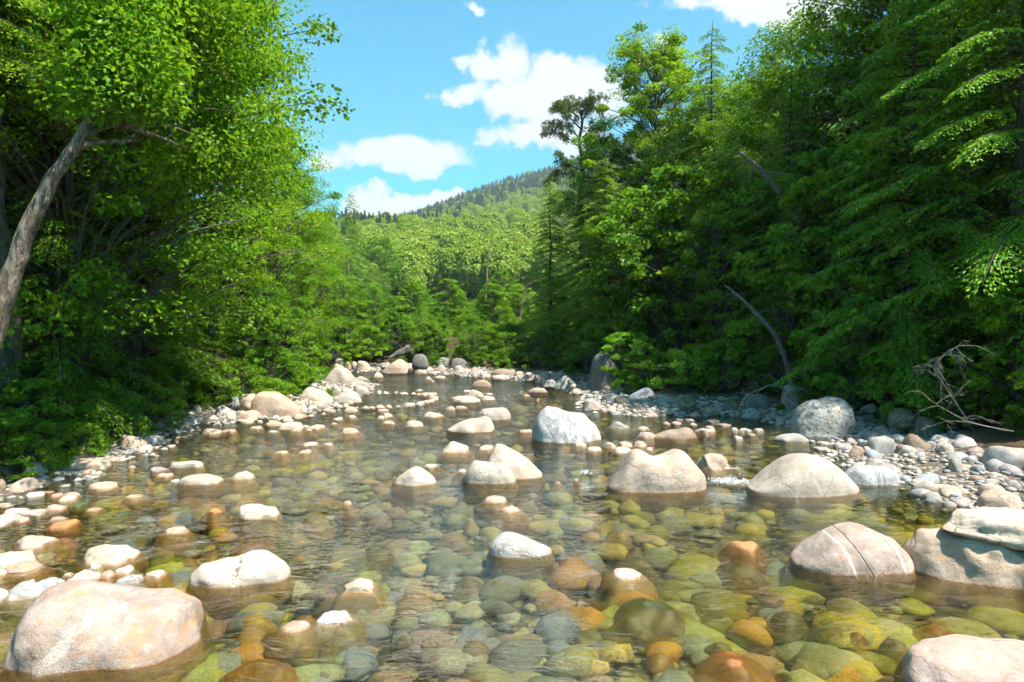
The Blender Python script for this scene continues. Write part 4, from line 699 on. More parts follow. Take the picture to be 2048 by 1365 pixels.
vo = N.n('ShaderNodeTexVoronoi'); N.put(vo.inputs['Vector'], N.vec('ADD', P, N.vec('MULTIPLY', N.comb(n2, n3, n1), (.06, .06, .06)))); vo.inputs['Scale'].default_value = 9
cell = N.xyz(vo.outputs['Color'])[0]
grav = N.mix(N.ramp(cell, 0, 1, False), (.22, .185, .155, 1), (.46, .38, .30, 1)); grav = N.mix(N.ramp(vo.outputs['Distance'], .25, .55), grav, (.12, .095, .07, 1))
litter = N.mix(N.ramp(n2, .4, .62), (.040, .028, .016, 1), (.115, .072, .035, 1)); litter = N.mix(N.ramp(n1, .55, .68), litter, (.035, .055, .012, 1))
bedc = N.mix(N.ramp(cell, .1, .9, False), (.10, .085, .02, 1), (.27, .19, .04, 1)); bedc = N.mix(N.ramp(vo.outputs['Distance'], .2, .6), bedc, (.03, .028, .012, 1))
bedc = N.mix(N.ramp(n1, .5, .65), bedc, N.mix(1.0, bedc, (.75, 1.0, .9, 1), 'MULTIPLY'))
zz = N.math('ADD', wz, N.math('MULTIPLY', N.math('SUBTRACT', n1, .5), .25))
c = N.mix(N.ramp(zz, .22, .40), grav, litter); c = N.mix(N.ramp(wz, .03, -.05), c, bedc)
hh = N.math('SUBTRACT', N.math('MULTIPLY', n2, .5), N.math('MULTIPLY', vo.outputs['Distance'], .8))
finish(m, N, principled(N, c, .9, bump(N, hh, .8, .05), .2))
go = link('ground', mesh_np('ground', np.stack([GX.ravel(), GY.ravel(), gz_], 1), np.stack([ii, ii + 1, ii + nx + 1, ii + nx], 1)), mat=m); tag(go, kind='structure')

# water: a clear sheet, see-through with sky and trees mirrored by Fresnel, rippled by the current
wx = np.linspace(-30, 30, 40); wy = np.linspace(-9, 46, 40); WX, WY = np.meshgrid(wx, wy)
jj = (np.arange(39)[:, None] * 40 + np.arange(39)[None, :]).ravel()
m, N = new_mat('clear_river_water')
P = N.n('ShaderNodeNewGeometry').outputs['Position']
warp = N.vec('MULTIPLY', N.vec('SUBTRACT', N.n('ShaderNodeTexNoise').outputs[1], (.5, .5, .5)), (1.1, 1.1, 0))
wn = warp.node.inputs[0].links[0].from_node.inputs[0].links[0].from_node; N.put(wn.inputs['Vector'], P); wn.inputs['Scale'].default_value = .45; wn.inputs['Detail'].default_value = 3
Q = N.vec('ADD', P, warp)
r1 = N.noise(N.vec('MULTIPLY', Q, (1.0, 2.0, 1)), 2.2, 3, .5, .8); r2 = N.noise(N.vec('MULTIPLY', Q, (1.0, 2.4, 1)), 6.5, 3, .55, .6); r3 = N.noise(N.vec('MULTIPLY', Q, (1.0, 2.0, 1)), 17, 2, .5, .4)
calm = N.ramp(N.noise(N.vec('MULTIPLY', P, (1, .7, 1)), .42, 3, .55, .6), .42, .66)
# the pools by the right shore lie still, the middle of the stream runs
px_, py_, pz_ = N.xyz(P)
still = N.ramp(N.math('SUBTRACT', px_, N.math('MULTIPLY', N.math('SUBTRACT', 12.0, py_), .02)), 2.4, 6.0)
amp = N.math('MULTIPLY', N.math('ADD', N.math('ADD', .38, N.math('MULTIPLY', N.ramp(py_, 9.0, 20.0), 1.3)), N.math('MULTIPLY', calm, 1.25)), N.math('SUBTRACT', 1.0, N.math('MULTIPLY', still, .72)))
hw = N.math('MULTIPLY', amp, N.math('ADD', N.math('ADD', N.math('MULTIPLY', r1, 1.0), N.math('MULTIPLY', r2, .42)), N.math('MULTIPLY', r3, .14)))
nb = bump(N, hw, 1.0, .075); nb2 = bump(N, hw, 1.0, .10)
fr = N.n('ShaderNodeFresnel'); fr.inputs[0].default_value = 1.33; N.t.links.new(nb, fr.inputs['Normal'])
gl = N.n('ShaderNodeBsdfGlossy'); gl.inputs['Roughness'].default_value = .03; gl.inputs[0].default_value = (.82, .92, 1.0, 1); N.t.links.new(nb, gl.inputs['Normal'])
tr = N.n('ShaderNodeBsdfTransparent'); tr.inputs[0].default_value = (.875, .885, .76, 1)
rf = N.n('ShaderNodeBsdfRefraction'); rf.inputs['IOR'].default_value = 1.22; rf.inputs['Roughness'].default_value = .0; rf.inputs[0].default_value = (.875, .885, .76, 1); N.t.links.new(nb2, rf.inputs['Normal'])
ms = N.n('ShaderNodeMixShader'); ms.inputs[0].default_value = .26; N.t.links.new(tr.outputs[0], ms.inputs[1]); N.t.links.new(rf.outputs[0], ms.inputs[2])
mw = N.n('ShaderNodeMixShader'); N.t.links.new(fr.outputs[0], mw.inputs[0]); N.t.links.new(ms.outputs[0], mw.inputs[1]); N.t.links.new(gl.outputs[0], mw.inputs[2])
finish(m, N, mw.outputs[0])
wo_ = link('water', mesh_np('water', np.stack([WX.ravel(), WY.ravel(), 0 * WX.ravel()], 1), np.stack([jj, jj + 1, jj + 41, jj + 40], 1)), mat=m); tag(wo_, kind='structure')

# ------------------------------------------------------------------ rocks
PROF = {'dome': [.05, .5, .8, .95, 1, .97, .82, .52, .05], 'loaf': [.55, .86, .96, 1, 1, .98, .95, .84, .5], 'flat': [.25, .72, .9, .97, 1, .98, .93, .75, .25], 'slab': [.5, .8, .85, .9, .95, 1, 1, .95, .6],
        'block': [.6, .95, 1, .98, .95, .93, .88, .75, .5], 'peak_l': [.15, .65, .95, 1, .88, .72, .56, .36, .08], 'peak_r': [.08, .36, .56, .72, .9, 1, .95, .65, .15], 'peak_m': [.06, .35, .62, .88, 1, .9, .66, .4, .08],
        'wedge_r': [.1, .4, .6, .75, .85, .95, 1, .8, .2], 'wedge_l': [.2, .8, 1, .95, .85, .72, .58, .38, .1], 'wedge_dr': [.85, 1, .95, .9, .8, .7, .6, .45, .2], 'ramp': [.06, .3, .5, .64, .72, .82, 1, .92, .3],
        'bigleft': [.30, .60, .78, .93, 1, .96, .80, .69, .67, .66, .62, .50, .24], 'long_r': [.30, .62, .68, .72, .8, .9, 1, .98, .8, .6, .3], 'heart': [.5, .9, 1, .97, .85, .75, .6, .45, .15],
        'overhang': [.55, .95, 1, .98, .95, .85, .72, .55, .40, .25], 'whiteboulder': [.52, .90, 1, .97, .92, .87, .84, .82, .76, .62, .42], 'twinback': [.3, .72, 1, .97, .88, .80, .70, .58, .42, .22, .05],
        'lobes': [.2, .68, .92, 1, .98, .92, .86, .88, .85, .66, .25], 'saddle': [.04, .34, .66, .93, 1, .93, .80, .77, .82, .90, .97, .92, .66, .52, .34], 'whitedome': [.32, .72, .95, 1, .95, .82, .62, .42, .25, .12, .04],
        'creamdome': [.03, .22, .44, .68, .88, .98, 1, .97, .90, .78, .58, .36, .14], 'veined': [.08, .28, .50, .72, .90, .99, 1, .96, .85, .70, .54, .34], 'layered': [.45, .80, .86, .9, .92, .94, .96, .98, 1, 1, .9],
        'cracked': [.22, .58, .80, .90, .94, .90, .95, 1, .97, .88, .74, .38]}
HERO = ('long_r', 'twinback', 'lobes', 'saddle', 'whitedome', 'creamdome', 'veined', 'heart', 'overhang')
def rock_verts(seed, w, h, dep, prof, rough, sub, under, flare=.16):
    rng = np.random.default_rng(seed); D, Fc = ico(sub)
    u = D[:, 0]; r = np.sqrt(np.maximum(1 - u * u, 1e-9)); cy_ = D[:, 1] / r; sz = D[:, 2] / r
    pr = PROF[prof]; top = np.interp(u, np.linspace(-1, 1, len(pr)), pr); k = np.array([1, 2, 3, 2, 1.0]) / 9
    uu = np.linspace(-1, 1, 81); tt = np.interp(uu, np.linspace(-1, 1, len(pr)), pr); tt = np.convolve(np.pad(tt, 2, 'edge'), k, 'valid'); top = np.interp(u, uu, tt)
    ends = np.maximum(1 - np.abs(u) ** 7, 0) ** (1 / 7); B = np.maximum(1 - np.abs(u) ** 2.5, 0) ** (1 / 2.5)
    p = 1.0 if w < .7 and prof not in ('block', 'slab') else .5 if prof in ('layered', 'block', 'slab') else .8; pz = p * (1.25 if w < .7 else 1); cs = np.sign(cy_) * np.abs(cy_) ** p; sn = np.sign(sz) * np.abs(sz) ** pz
    x = u * w / 2; y = cs * dep * w / 2 * B * (1 + .12 * fbm(np.stack([u * 2, 0 * u, 0 * u], 1), seed)); z = np.where(sz > 0, sn * top * h * ends, sn * under * B)
    P = np.stack([x, y, z], 1)
    s = min(w, 2.2 * h + .15)
    # flat fracture faces
    for i in range(0 if prof in HERO else 10):
        n = rng.normal(size=3); n[2] = abs(n[2]) * (.22 if w < .7 else .5); n /= np.linalg.norm(n)
        d = P @ n; o = d.max() * (rng.uniform(.74, .95) if w < .8 else rng.uniform(.70, .90) if prof == 'layered' else rng.uniform(.84, .97)); ex = np.maximum(d - o, 0); P = P - np.outer(ex * min(.95, .30 + rough * 10), n)
    q = 1 + flare * np.clip(-P[:, 2] / max(under, .05), 0, 1) ** (.45 if w < .7 else .7); P[:, :2] *= q[:, None]
    nrm = P / (np.array([w / 2, dep * w / 2, max(h, .1)])) ** 2; nrm /= np.linalg.norm(nrm, axis=1, keepdims=True) + 1e-9
    disp = rough * s * (1.0 * fbm(P / s * 2.1 + 3.3, seed + 5, 3) + .35 * fbm(P / s * 8 + 9, seed + 8, 2))
    return P + nrm * disp[:, None], Fc
def hsv_jit(c, rng, a=.06):
    f = 1 + rng.uniform(-a, a) * 1.5; t = rng.uniform(-a, a)
    return (c[0] * f * (1 + t * .5), c[1] * f, c[2] * f * (1 - t * .7), c[3])
rng = np.random.default_rng(11)
rock_feet = []
for i, (X, Y, w, h, z, dep, rz, rough, cc, prof, pxw, nm, lab) in enumerate(ROCKS):
    sub = 5 if pxw > 180 else 4 if pxw > 60 else 3
    c = hsv_jit(RC[cc], rng)
    if h > 0 and w < .7: dep = max(dep, .95); rough = .075; prof = prof if prof != 'dome' else ['dome', 'flat', 'peak_l', 'wedge_r', 'loaf', 'wedge_l'][i % 6]; rz = rz + rng.uniform(-25, 25)
    elif h > 0 and prof not in ('saddle', 'creamdome', 'whitedome'): rough = max(rough, .05)
    if h < 0:                                  # a stone lying under the surface
        bz = g1(X, Y); top = -.012 if w > .7 and cc in 'RM' else -.05 - .05 * rng.random() if w > .5 else -.08 - .08 * rng.random()
        hh = max(.10, min(.55 * w, top - bz)); V, Fc = rock_verts(i + 100, w, hh, dep, prof, .07, max(3, sub - 1), .15); zz = top - hh
    else:
        wet = g1(X, Y) < -.03
        under = .06 - g1(X, Y) if wet else .25 * w + .1; h *= .88 if prof == 'bigleft' else .60 if w < .5 else .72 if w < .6 else .85 if w < .9 else 1
        V, Fc = rock_verts(i + 100, w, h, dep, prof, rough * (.75 if w > .8 else 1.0), sub, under, float(np.clip(1.1 * under / w, .25, 2.6) if w < .7 else np.clip(.6 * under / w, .1, .6)) if wet else .1); zz = z
    me = mesh_np(nm, V, Fc)
    o = link(nm, me, loc=(X, Y, zz), mat=M['rock_white'] if cc == 'W' and w > .35 else M['rock_vein'] if prof == 'veined' else M['rock_streak'] if prof == 'bigleft' else M['rock_crack'] if prof in ('cracked', 'layered', 'long_r', 'whitedome') else M['rock'])
    o.rotation_euler = (0, 0, rad(rz)); o.color = c
    tag(o, lab, 'boulder' if nm == 'boulder' else 'stone')
    rock_feet.append((X, Y, w))
    if prof == 'layered':                      # loose upper layer of the split boulder, a part of it
        V, Fc = rock_verts(977, w * .86, h * .30, dep * .92, 'slab', .06, 5, h * .22)
        sl_ = link('upper_slab', mesh_np('upper_slab', V, Fc), o, (w * .14, .05, h * .86), M['rock_crack']); sl_.rotation_euler = (rad(-2), rad(3), rad(4)); sl_.color = hsv_jit(RC['T'], rng); sl_['label'] = 'flat pale upper layer split from the boulder by a dark seam'
    if prof == 'heart': pass
rock_feet = np.array(rock_feet)

def clear_of_rocks(X, Y, f=.45):
    ok = np.ones(len(X), bool)
    for (a, b, w) in rock_feet: ok &= np.hypot(X - a, (Y - b) * 1.2) > w * f
    return ok
# cobbles one can count on the bars, and the low ring of stones round the little pool
protos = [mesh_np('cobble', *rock_verts(500 + k, 1, .33 + .1 * (k % 3), .7 + .1 * (k % 2), ['dome', 'loaf', 'flat', 'peak_l', 'wedge_r', 'loaf'][k], .05, 3, .25)) for k in range(6)]
for p in protos: p.materials.append(M['rock'])
COB = []
def cobble(name, x, y, z, s, c, lab, grp, cat='stone'):
    o = link(name, protos[rng.integers(6)], loc=(x, y, z)); o.scale = (s, s * rng.uniform(.85, 1.15), s * rng.uniform(.8, 1.15)); o.rotation_euler = (rng.uniform(-.12, .12), rng.uniform(-.12, .12), rng.uniform(0, 6.28))
    o.color = hsv_jit(RC[c], rng, .09); tag(o, lab, cat, grp); COB.append((o, c, lab)); return o
cx, cy_ = -4.85, 25.4
for k in range(46):
    a = k / 46 * 6.283 + rng.uniform(-.05, .05)
    x = cx + 1.95 * math.cos(a) + rng.uniform(-.07, .07); y = cy_ + 2.3 * math.sin(a) + rng.uniform(-.12, .12)
    if x < -6.2: continue
    cobble('ring_stone', x, y, -.03, rng.uniform(.17, .34), 'TTOTW'[rng.integers(5)], 'stone of the low pool ring', 'stones of the low ring')
n = 0; tries = 0
while n < 75 and tries < 4000:                 # pale cobbles of the sunlit bar
    tries += 1; x, y = rng.uniform(-10, -5.4), rng.uniform(19.6, 33)
    d = float(shore_dist(np.array([x]), np.array([y]))[0])
    if not (-.5 < d < 2.2): continue
    s = rng.uniform(.18, .42)
    if not clear_of_rocks(np.array([x]), np.array([y]))[0]: continue
    cobble('cobble', x, y, max(g1(x, y), -.1), s, 'TTOTPW'[rng.integers(6)], 'cobble on the sunlit bar', 'cobbles of the sunlit bar'); n += 1
n = 0; tries = 0
while n < 110 and tries < 6000:                # grey cobbles of the shaded gravel bar
    tries += 1; x, y = rng.uniform(4, 12), rng.uniform(9.6, 22)
    d = float(shore_dist(np.array([x]), np.array([y]))[0])
    if not (-.25 < d < 2.6): continue
    if not clear_of_rocks(np.array([x]), np.array([y]))[0]: continue
    cobble('cobble', x, y, max(g1(x, y), -.05), rng.uniform(.17, .50) , 'GGBGUTNPW'[rng.integers(9)], 'cobble on the gravel bar', 'cobbles of the shaded gravel bar'); n += 1
n = 0; tries = 0
while n < 60 and tries < 6000:                 # stones along the far shore
    tries += 1; x, y = rng.uniform(-12, 4), rng.uniform(24, 42)
    d = float(shore_dist(np.array([x]), np.array([y]))[0])
    if not (-.2 < d < 1.8) or (x < -5 and y < 34): continue
    if not clear_of_rocks(np.array([x]), np.array([y]))[0]: continue
    cobble('cobble', x, y, max(g1(x, y), -.05), rng.uniform(.22, .6), 'PGTNOTP'[rng.integers(7)], 'cobble along the far shore', 'stones along the far shore'); n += 1

# each cobble is told apart by its colour and by the boulder it lies nearest to
CW = {'T': 'cream', 'O': 'tan', 'P': 'pinkish', 'W': 'white', 'G': 'grey', 'B': 'blue-grey', 'U': 'purple-grey', 'N': 'brown'}
ORD = ['nearest', 'second', 'third', 'fourth', 'fifth', 'sixth', 'seventh', 'eighth', 'ninth', 'tenth', 'eleventh', 'twelfth', 'thirteenth', 'fourteenth', 'fifteenth', 'sixteenth', 'seventeenth', 'eighteenth', 'nineteenth', 'twentieth']
rows_ = {}
for o, c, noun in COB:
    x, y = o.location.x, o.location.y
    lx, ly, lm = min(LANDMARKS, key=lambda l: math.hypot(l[0] - x, (l[1] - y) * .8))
    dx = (x / y - lx / ly) * 1365; dy = (1 / y - 1 / ly) * 4095
    rel = ('right of' if dx > 0 else 'left of') if abs(dx) > abs(dy) else ('in front of' if dy > 0 else 'behind')
    rows_.setdefault((noun, CW[c], rel, lm), []).append((math.hypot(dx, dy), o))
for (noun, cw, rel, lm), v in rows_.items():
    v.sort(key=lambda t: t[0])
    for k, (_d, o) in enumerate(v): o['label'] = f'{cw} {noun}, {ORD[k]} {rel} the {lm}' if len(v) > 1 else f'{cw} {noun} {rel} the {lm}'
def unit(v): return v / (np.linalg.norm(v, axis=-1, keepdims=True) + 1e-9)
# uncountable small stones: gravel above water, stones of the bed below it
def pebble_field(name, X, Y, Z, S, sub, mat, kind='stuff', squash=.45):
    D, Fc = ico(sub); n = len(X); r_ = np.random.default_rng(len(X))
    A = r_.uniform(0, 6.28, n); sx = S * r_.uniform(.8, 1.3, n); sy = S * r_.uniform(.6, 1.0, n); sz = S * r_.uniform(.7, 1.2, n) * squash
    lump = 1 + .26 * fbm(D * 1.3, 5)[None, :] * r_.uniform(-1, 1, n)[:, None] + .24 * vnoise(D * 1.9 + 8, 2)[None, :] * r_.uniform(-1, 1, n)[:, None]
    Q = D[None] * lump[:, :, None]
    for _ in range(5):                         # broken faces
        nn = unit(r_.normal(size=(n, 3))); dd = np.einsum('nmk,nk->nm', Q, nn); ex = np.maximum(dd - r_.uniform(.5, .88, n)[:, None], 0); Q = Q - .9 * ex[:, :, None] * nn[:, None, :]
    x = Q[:, :, 0] * sx[:, None]; y = Q[:, :, 1] * sy[:, None]; z = Q[:, :, 2] * sz[:, None]
    V = np.stack([X[:, None] + x * np.cos(A)[:, None] - y * np.sin(A)[:, None], Y[:, None] + x * np.sin(A)[:, None] + y * np.cos(A)[:, None], Z[:, None] + z], 2).reshape(-1, 3)
    F_ = (Fc[None] + (np.arange(n) * len(D))[:, None, None]).reshape(-1, 3)
    o = link(name, mesh_np(name, V, F_), mat=mat); tag(o, kind=kind); return o
def pebble_material(name, cols, sat_under):
    m, N = new_mat(name); g = N.n('ShaderNodeNewGeometry'); rnd = g.outputs['Random Per Island']; P = g.outputs['Position']
    cr = N.n('ShaderNodeValToRGB'); cr.color_ramp.interpolation = 'CONSTANT'
    while len(cr.color_ramp.elements) < len(cols): cr.color_ramp.elements.new(.5)
    for k, c_ in enumerate(cols): cr.color_ramp.elements[k].position = k / len(cols); cr.color_ramp.elements[k].color = (*c_, 1)
    N.put(cr.inputs[0], rnd); n2 = N.noise(P, 40, 4, .65); n1 = N.noise(P, 6, 4, .6)
    c = N.mix(N.ramp(n2, .4, .65), cr.outputs[0], N.mix(1.0, cr.outputs[0], (.45, .43, .4, 1), 'MULTIPLY'))
    if sat_under: c = N.mix(N.math('MULTIPLY', N.ramp(N.noise(P, 3.0, 4, .65), .45, .62), .75), c, N.mix(1.0, c, (.30, .27, .22, 1), 'MULTIPLY'))
    c = N.mix(N.math('MULTIPLY', N.ramp(n1, .5, .7), .3), c, (.5, .45, .38, 1) if not sat_under else (.48, .34, .04, 1))
    if sat_under:                              # green algae on the right side of the stream, grey-blue sky reflection painted into the middle, amber on the left
        x, y, z = N.xyz(P); xx_ = N.math('ADD', x, N.math('MULTIPLY', N.math('SUBTRACT', N.noise(P, .8, 2, .5), .5), 3.0))
        c = N.mix(N.math('MULTIPLY', N.ramp(xx_, .4, 2.4), .45), c, N.mix(1.0, N.mix(.45, c, (.48, .42, .10, 1)), (.95, 1.0, .5, 1), 'MULTIPLY'))
        mid = N.math('MULTIPLY', N.math('MULTIPLY', N.ramp(xx_, -3.2, -1.6), N.ramp(xx_, 1.6, .4)), .42)
        c = N.mix(mid, c, N.mix(.5, c, (.40, .42, .46, 1)))
    return finish(m, N, principled(N, c, .8, bump(N, n2, .5, .01), .3))
mp = pebble_material('mixed_gravel', [(.50, .45, .38), (.42, .38, .33), (.56, .45, .35), (.38, .39, .39), (.62, .57, .51), (.48, .38, .32), (.32, .30, .28), (.54, .48, .39)], False)
mb = pebble_material('algae_stained_bed_stones', [(.50, .31, .03), (.36, .32, .03), (.62, .45, .07), (.16, .15, .03), (.56, .25, .03), (.34, .37, .11), (.50, .46, .24), (.22, .26, .29), (.40, .22, .16), (.12, .11, .03), (.46, .45, .05), (.26, .28, .22)], True)
r_ = np.random.default_rng(5)
X = r_.uniform(-13, 13, 60000); Y = r_.uniform(6, 42, 60000); d = shore_dist(X, Y)
ok = (d > -.35) & (d < 2.4) & (r_.random(60000) < np.where(X > 0, .95, .75) * np.clip(1.3 - Y / 48, .3, 1)); X, Y, d = X[ok][:5200], Y[ok][:5200], d[ok][:5200]
S = r_.uniform(.03, .10, len(X)) * (1 + .02 * Y); pebble_field('gravel', X, Y, ground(X, Y) + S * .15, S, 1, mp)
Y = 3.6 + 27 * r_.random(13000) ** 1.7; X = r_.uniform(-1, 1, 13000) * (1.5 + Y * .62); d = shore_dist(X, Y)
ok = (d < -.1) & clear_of_rocks(X, Y, .35); X, Y = X[ok], Y[ok]
S = .03 + .34 * r_.random(len(X)) ** 3.0; Zb = ground(X, Y)
near = (Y < 11) & (S > .1)
n0 = np.where(near)[0][:1100]; pebble_field('riverbed_stones', X[n0], Y[n0], np.minimum(Zb[n0] + S[n0] * .25, -.03 - S[n0] * .62), S[n0], 3 if False else 2, mb)
f0 = np.where(~near)[0][:6500]; pebble_field('riverbed_pebbles', X[f0], Y[f0], np.minimum(Zb[f0] + S[f0] * .2, -.03 - S[f0] * .62), S[f0], 1, mb)

# white water where the stream breaks on boulders
m, N = new_mat('white_water'); finish(m, N, principled(N, (.86, .88, .88, 1), .35, None, .5))
r_ = np.random.default_rng(44); FX, FY, FS = [], [], []
for (x, y, a, b, n) in ((4.05, 12.6, .34, .16, 500), (4.3, 13.7, .2, .06, 90), (1.45, 13.3, .10, .10, 70), (1.95, 12.75, .10, .10, 80), (-.35, 25.5, .5, .15, 50), (2.6, 22.6, .5, .15, 60)):
    FX.append(x + a * r_.normal(size=n) * .6); FY.append(y + b * r_.normal(size=n)); FS.append(r_.uniform(.004, .014, n))
pebble_field('foam', np.concatenate(FX), np.concatenate(FY), np.full(sum(map(len, FX)), .006), np.concatenate(FS), 1, m, squash=.8)
# ------------------------------------------------------------------ far hill with its woods
def hill_z(X, Y):
    rx = 188 + .335 * X; rx = np.clip(rx, 30, 330) + 12 * vnoise(np.stack([X / 160, 0 * X, 0 * X], 1), 4)
    t = np.clip((Y - 110) / 890, 0, 1.25); s = np.where(t < 1, t ** 1.12, 1 - (t - 1) * .9)
    P = np.stack([X / 120, Y / 120, 0 * X], 1)
    return rx * s + 7 * fbm(P, 6) * sstep(Y, 130, 300) + 3
hx = np.linspace(-900, 1100, 70); hy = np.linspace(112, 1150, 60); HX, HY = np.meshgrid(hx, hy)
kk = (np.arange(59)[:, None] * 70 + np.arange(69)[None, :]).ravel()
m, N = new_mat('wooded_slope_floor'); Pn = N.n('ShaderNodeNewGeometry').outputs['Position']
finish(m, N, principled(N, N.mix(N.noise(Pn, .3, 5, .6), (.03, .055, .012, 1), (.06, .10, .02, 1)), .95, None, .1))
ho = link('hill', mesh_np('hill', np.stack([HX.ravel(), HY.ravel(), hill_z(HX.ravel(), HY.ravel())], 1), np.stack([kk, kk + 1, kk + 71, kk + 70], 1)), mat=m); tag(ho, kind='structure')

def scatter(name, proto, P, S, Rz, mat=None):
    me = bpy.data.meshes.new(name); me.vertices.add(len(P)); me.vertices.foreach_set('co', np.asarray(P, np.float32).ravel())
    a = me.attributes.new('scl', 'FLOAT', 'POINT'); a.data.foreach_set('value', np.asarray(S, np.float32))
    b = me.attributes.new('rot', 'FLOAT_VECTOR', 'POINT'); b.data.foreach_set('vector', np.stack([0 * Rz, 0 * Rz, Rz], 1).astype(np.float32).ravel())
    o = link(name, me); tag(o, kind='stuff')
    g = bpy.data.node_groups.new(name, 'GeometryNodeTree'); g.interface.new_socket('Geometry', in_out='INPUT', socket_type='NodeSocketGeometry'); g.interface.new_socket('Geometry', in_out='OUTPUT', socket_type='NodeSocketGeometry')
    gi = g.nodes.new('NodeGroupInput'); gout = g.nodes.new('NodeGroupOutput'); ip = g.nodes.new('GeometryNodeInstanceOnPoints'); oi = g.nodes.new('GeometryNodeObjectInfo'); oi.inputs[0].default_value = proto; oi.inputs['As Instance'].default_value = True
    na = g.nodes.new('GeometryNodeInputNamedAttribute'); na.data_type = 'FLOAT'; na.inputs[0].default_value = 'scl'
    nr = g.nodes.new('GeometryNodeInputNamedAttribute'); nr.data_type = 'FLOAT_VECTOR'; nr.inputs[0].default_value = 'rot'
    e2r = g.nodes.new('FunctionNodeEulerToRotation')
    L = g.links.new; L(gi.outputs[0], ip.inputs['Points']); L(oi.outputs['Geometry'], ip.inputs['Instance']); L(na.outputs[0], ip.inputs['Scale']); L(nr.outputs[0], e2r.inputs[0]); L(e2r.outputs[0], ip.inputs['Rotation']); L(ip.outputs[0], gout.inputs[0])
    md = o.modifiers.new('scatter', 'NODES'); md.node_group = g
    return o
def unit(v): return v / (np.linalg.norm(v, axis=-1, keepdims=True) + 1e-9)
def far_broadleaf(seed, n=1900):
    r = np.random.default_rng(seed); D = unit(r.normal(size=(n, 3))); lump = 1 + .22 * vnoise(D * 2.2 + seed, seed)
    P = D * np.array([3.6, 3.6, 4.2]) * lump[:, None] * (r.uniform(.55, 1, (n, 1)) ** .35) + np.array([0, 0, 7.0])
    P = P[P[:, 2] > 2.2]; D = unit(P - np.array([0, 0, 6.5]))
    q = Quads(); T = unit(np.cross(D, r.normal(size=D.shape))); q.leaves(P, T, unit(D + .5 * r.normal(size=D.shape) + [0, 0, .4]), r.uniform(.35, .85, len(P)), r.uniform(.3, .65, len(P)))
    q.tube([(0, 0, -1), (0, 0, 7)], [.2, .1], 4)
    me = q.mesh('far_tree', False); me.materials.append(M['farleaf']); return bpy.data.objects.new('far_tree', me)
def far_conifer(seed, n=520):
    r = np.random.default_rng(seed); t = r.random(n) ** .75; a = r.uniform(0, 6.28, n); z = 1 + 13.5 * t; rr = (2.3 * (1 - t) + .1) * r.uniform(.35, 1.05, n)
    P = np.stack([0 * a, 0 * a, z + .5], 1); D = np.stack([np.cos(a), np.sin(a), -.35 + 0 * a], 1)
    q = Quads(); q.leaves(P + D * rr[:, None] * .3, D, unit(np.array([0, 0, 1.0]) + .4 * r.normal(size=(n, 3))), rr * 1.0 + .35, .35 + .45 * rr)
    q.tube([(0, 0, -1), (0, 0, 13.8)], [.18, .03], 4)
    me = q.mesh('far_spruce', False); me.materials.append(M['farneedle']); return bpy.data.objects.new('far_spruce', me)
FB = [far_broadleaf(3), far_broadleaf(8)]; FCn = [far_conifer(2), far_conifer(6)]
r_ = np.random.default_rng(77)
# the slope seen through the gap, thinning to spruce along the ridge
yy = np.sqrt(r_.uniform(125 ** 2, 1010 ** 2, 15000)); xx = yy * r_.uniform(-.42, .40, 15000)
hz = hill_z(xx, yy); ang = hz / yy
ridge = np.clip((188 + .335 * xx / yy * 1000) / 1000, .05, .4)
pc = sstep(ang / ridge, .78, .98) * .88 + .015
isc = r_.random(len(xx)) < pc
for nm, pr, mk in (('hillside_broadleaf_forest', FB[0], ~isc & (np.arange(len(xx)) % 2 == 0)), ('hillside_maple_forest', FB[1], ~isc & (np.arange(len(xx)) % 2 == 1)), ('ridge_spruce_forest', FCn[0], isc)):
    k = np.where(mk)[0]; scatter(nm, pr, np.stack([xx[k], yy[k], hz[k] - .4], 1), (r_.uniform(.55, 1.15, len(k)) if 'spruce' not in nm else r_.uniform(.4, .95, len(k))), r_.uniform(0, 6.28, len(k)))

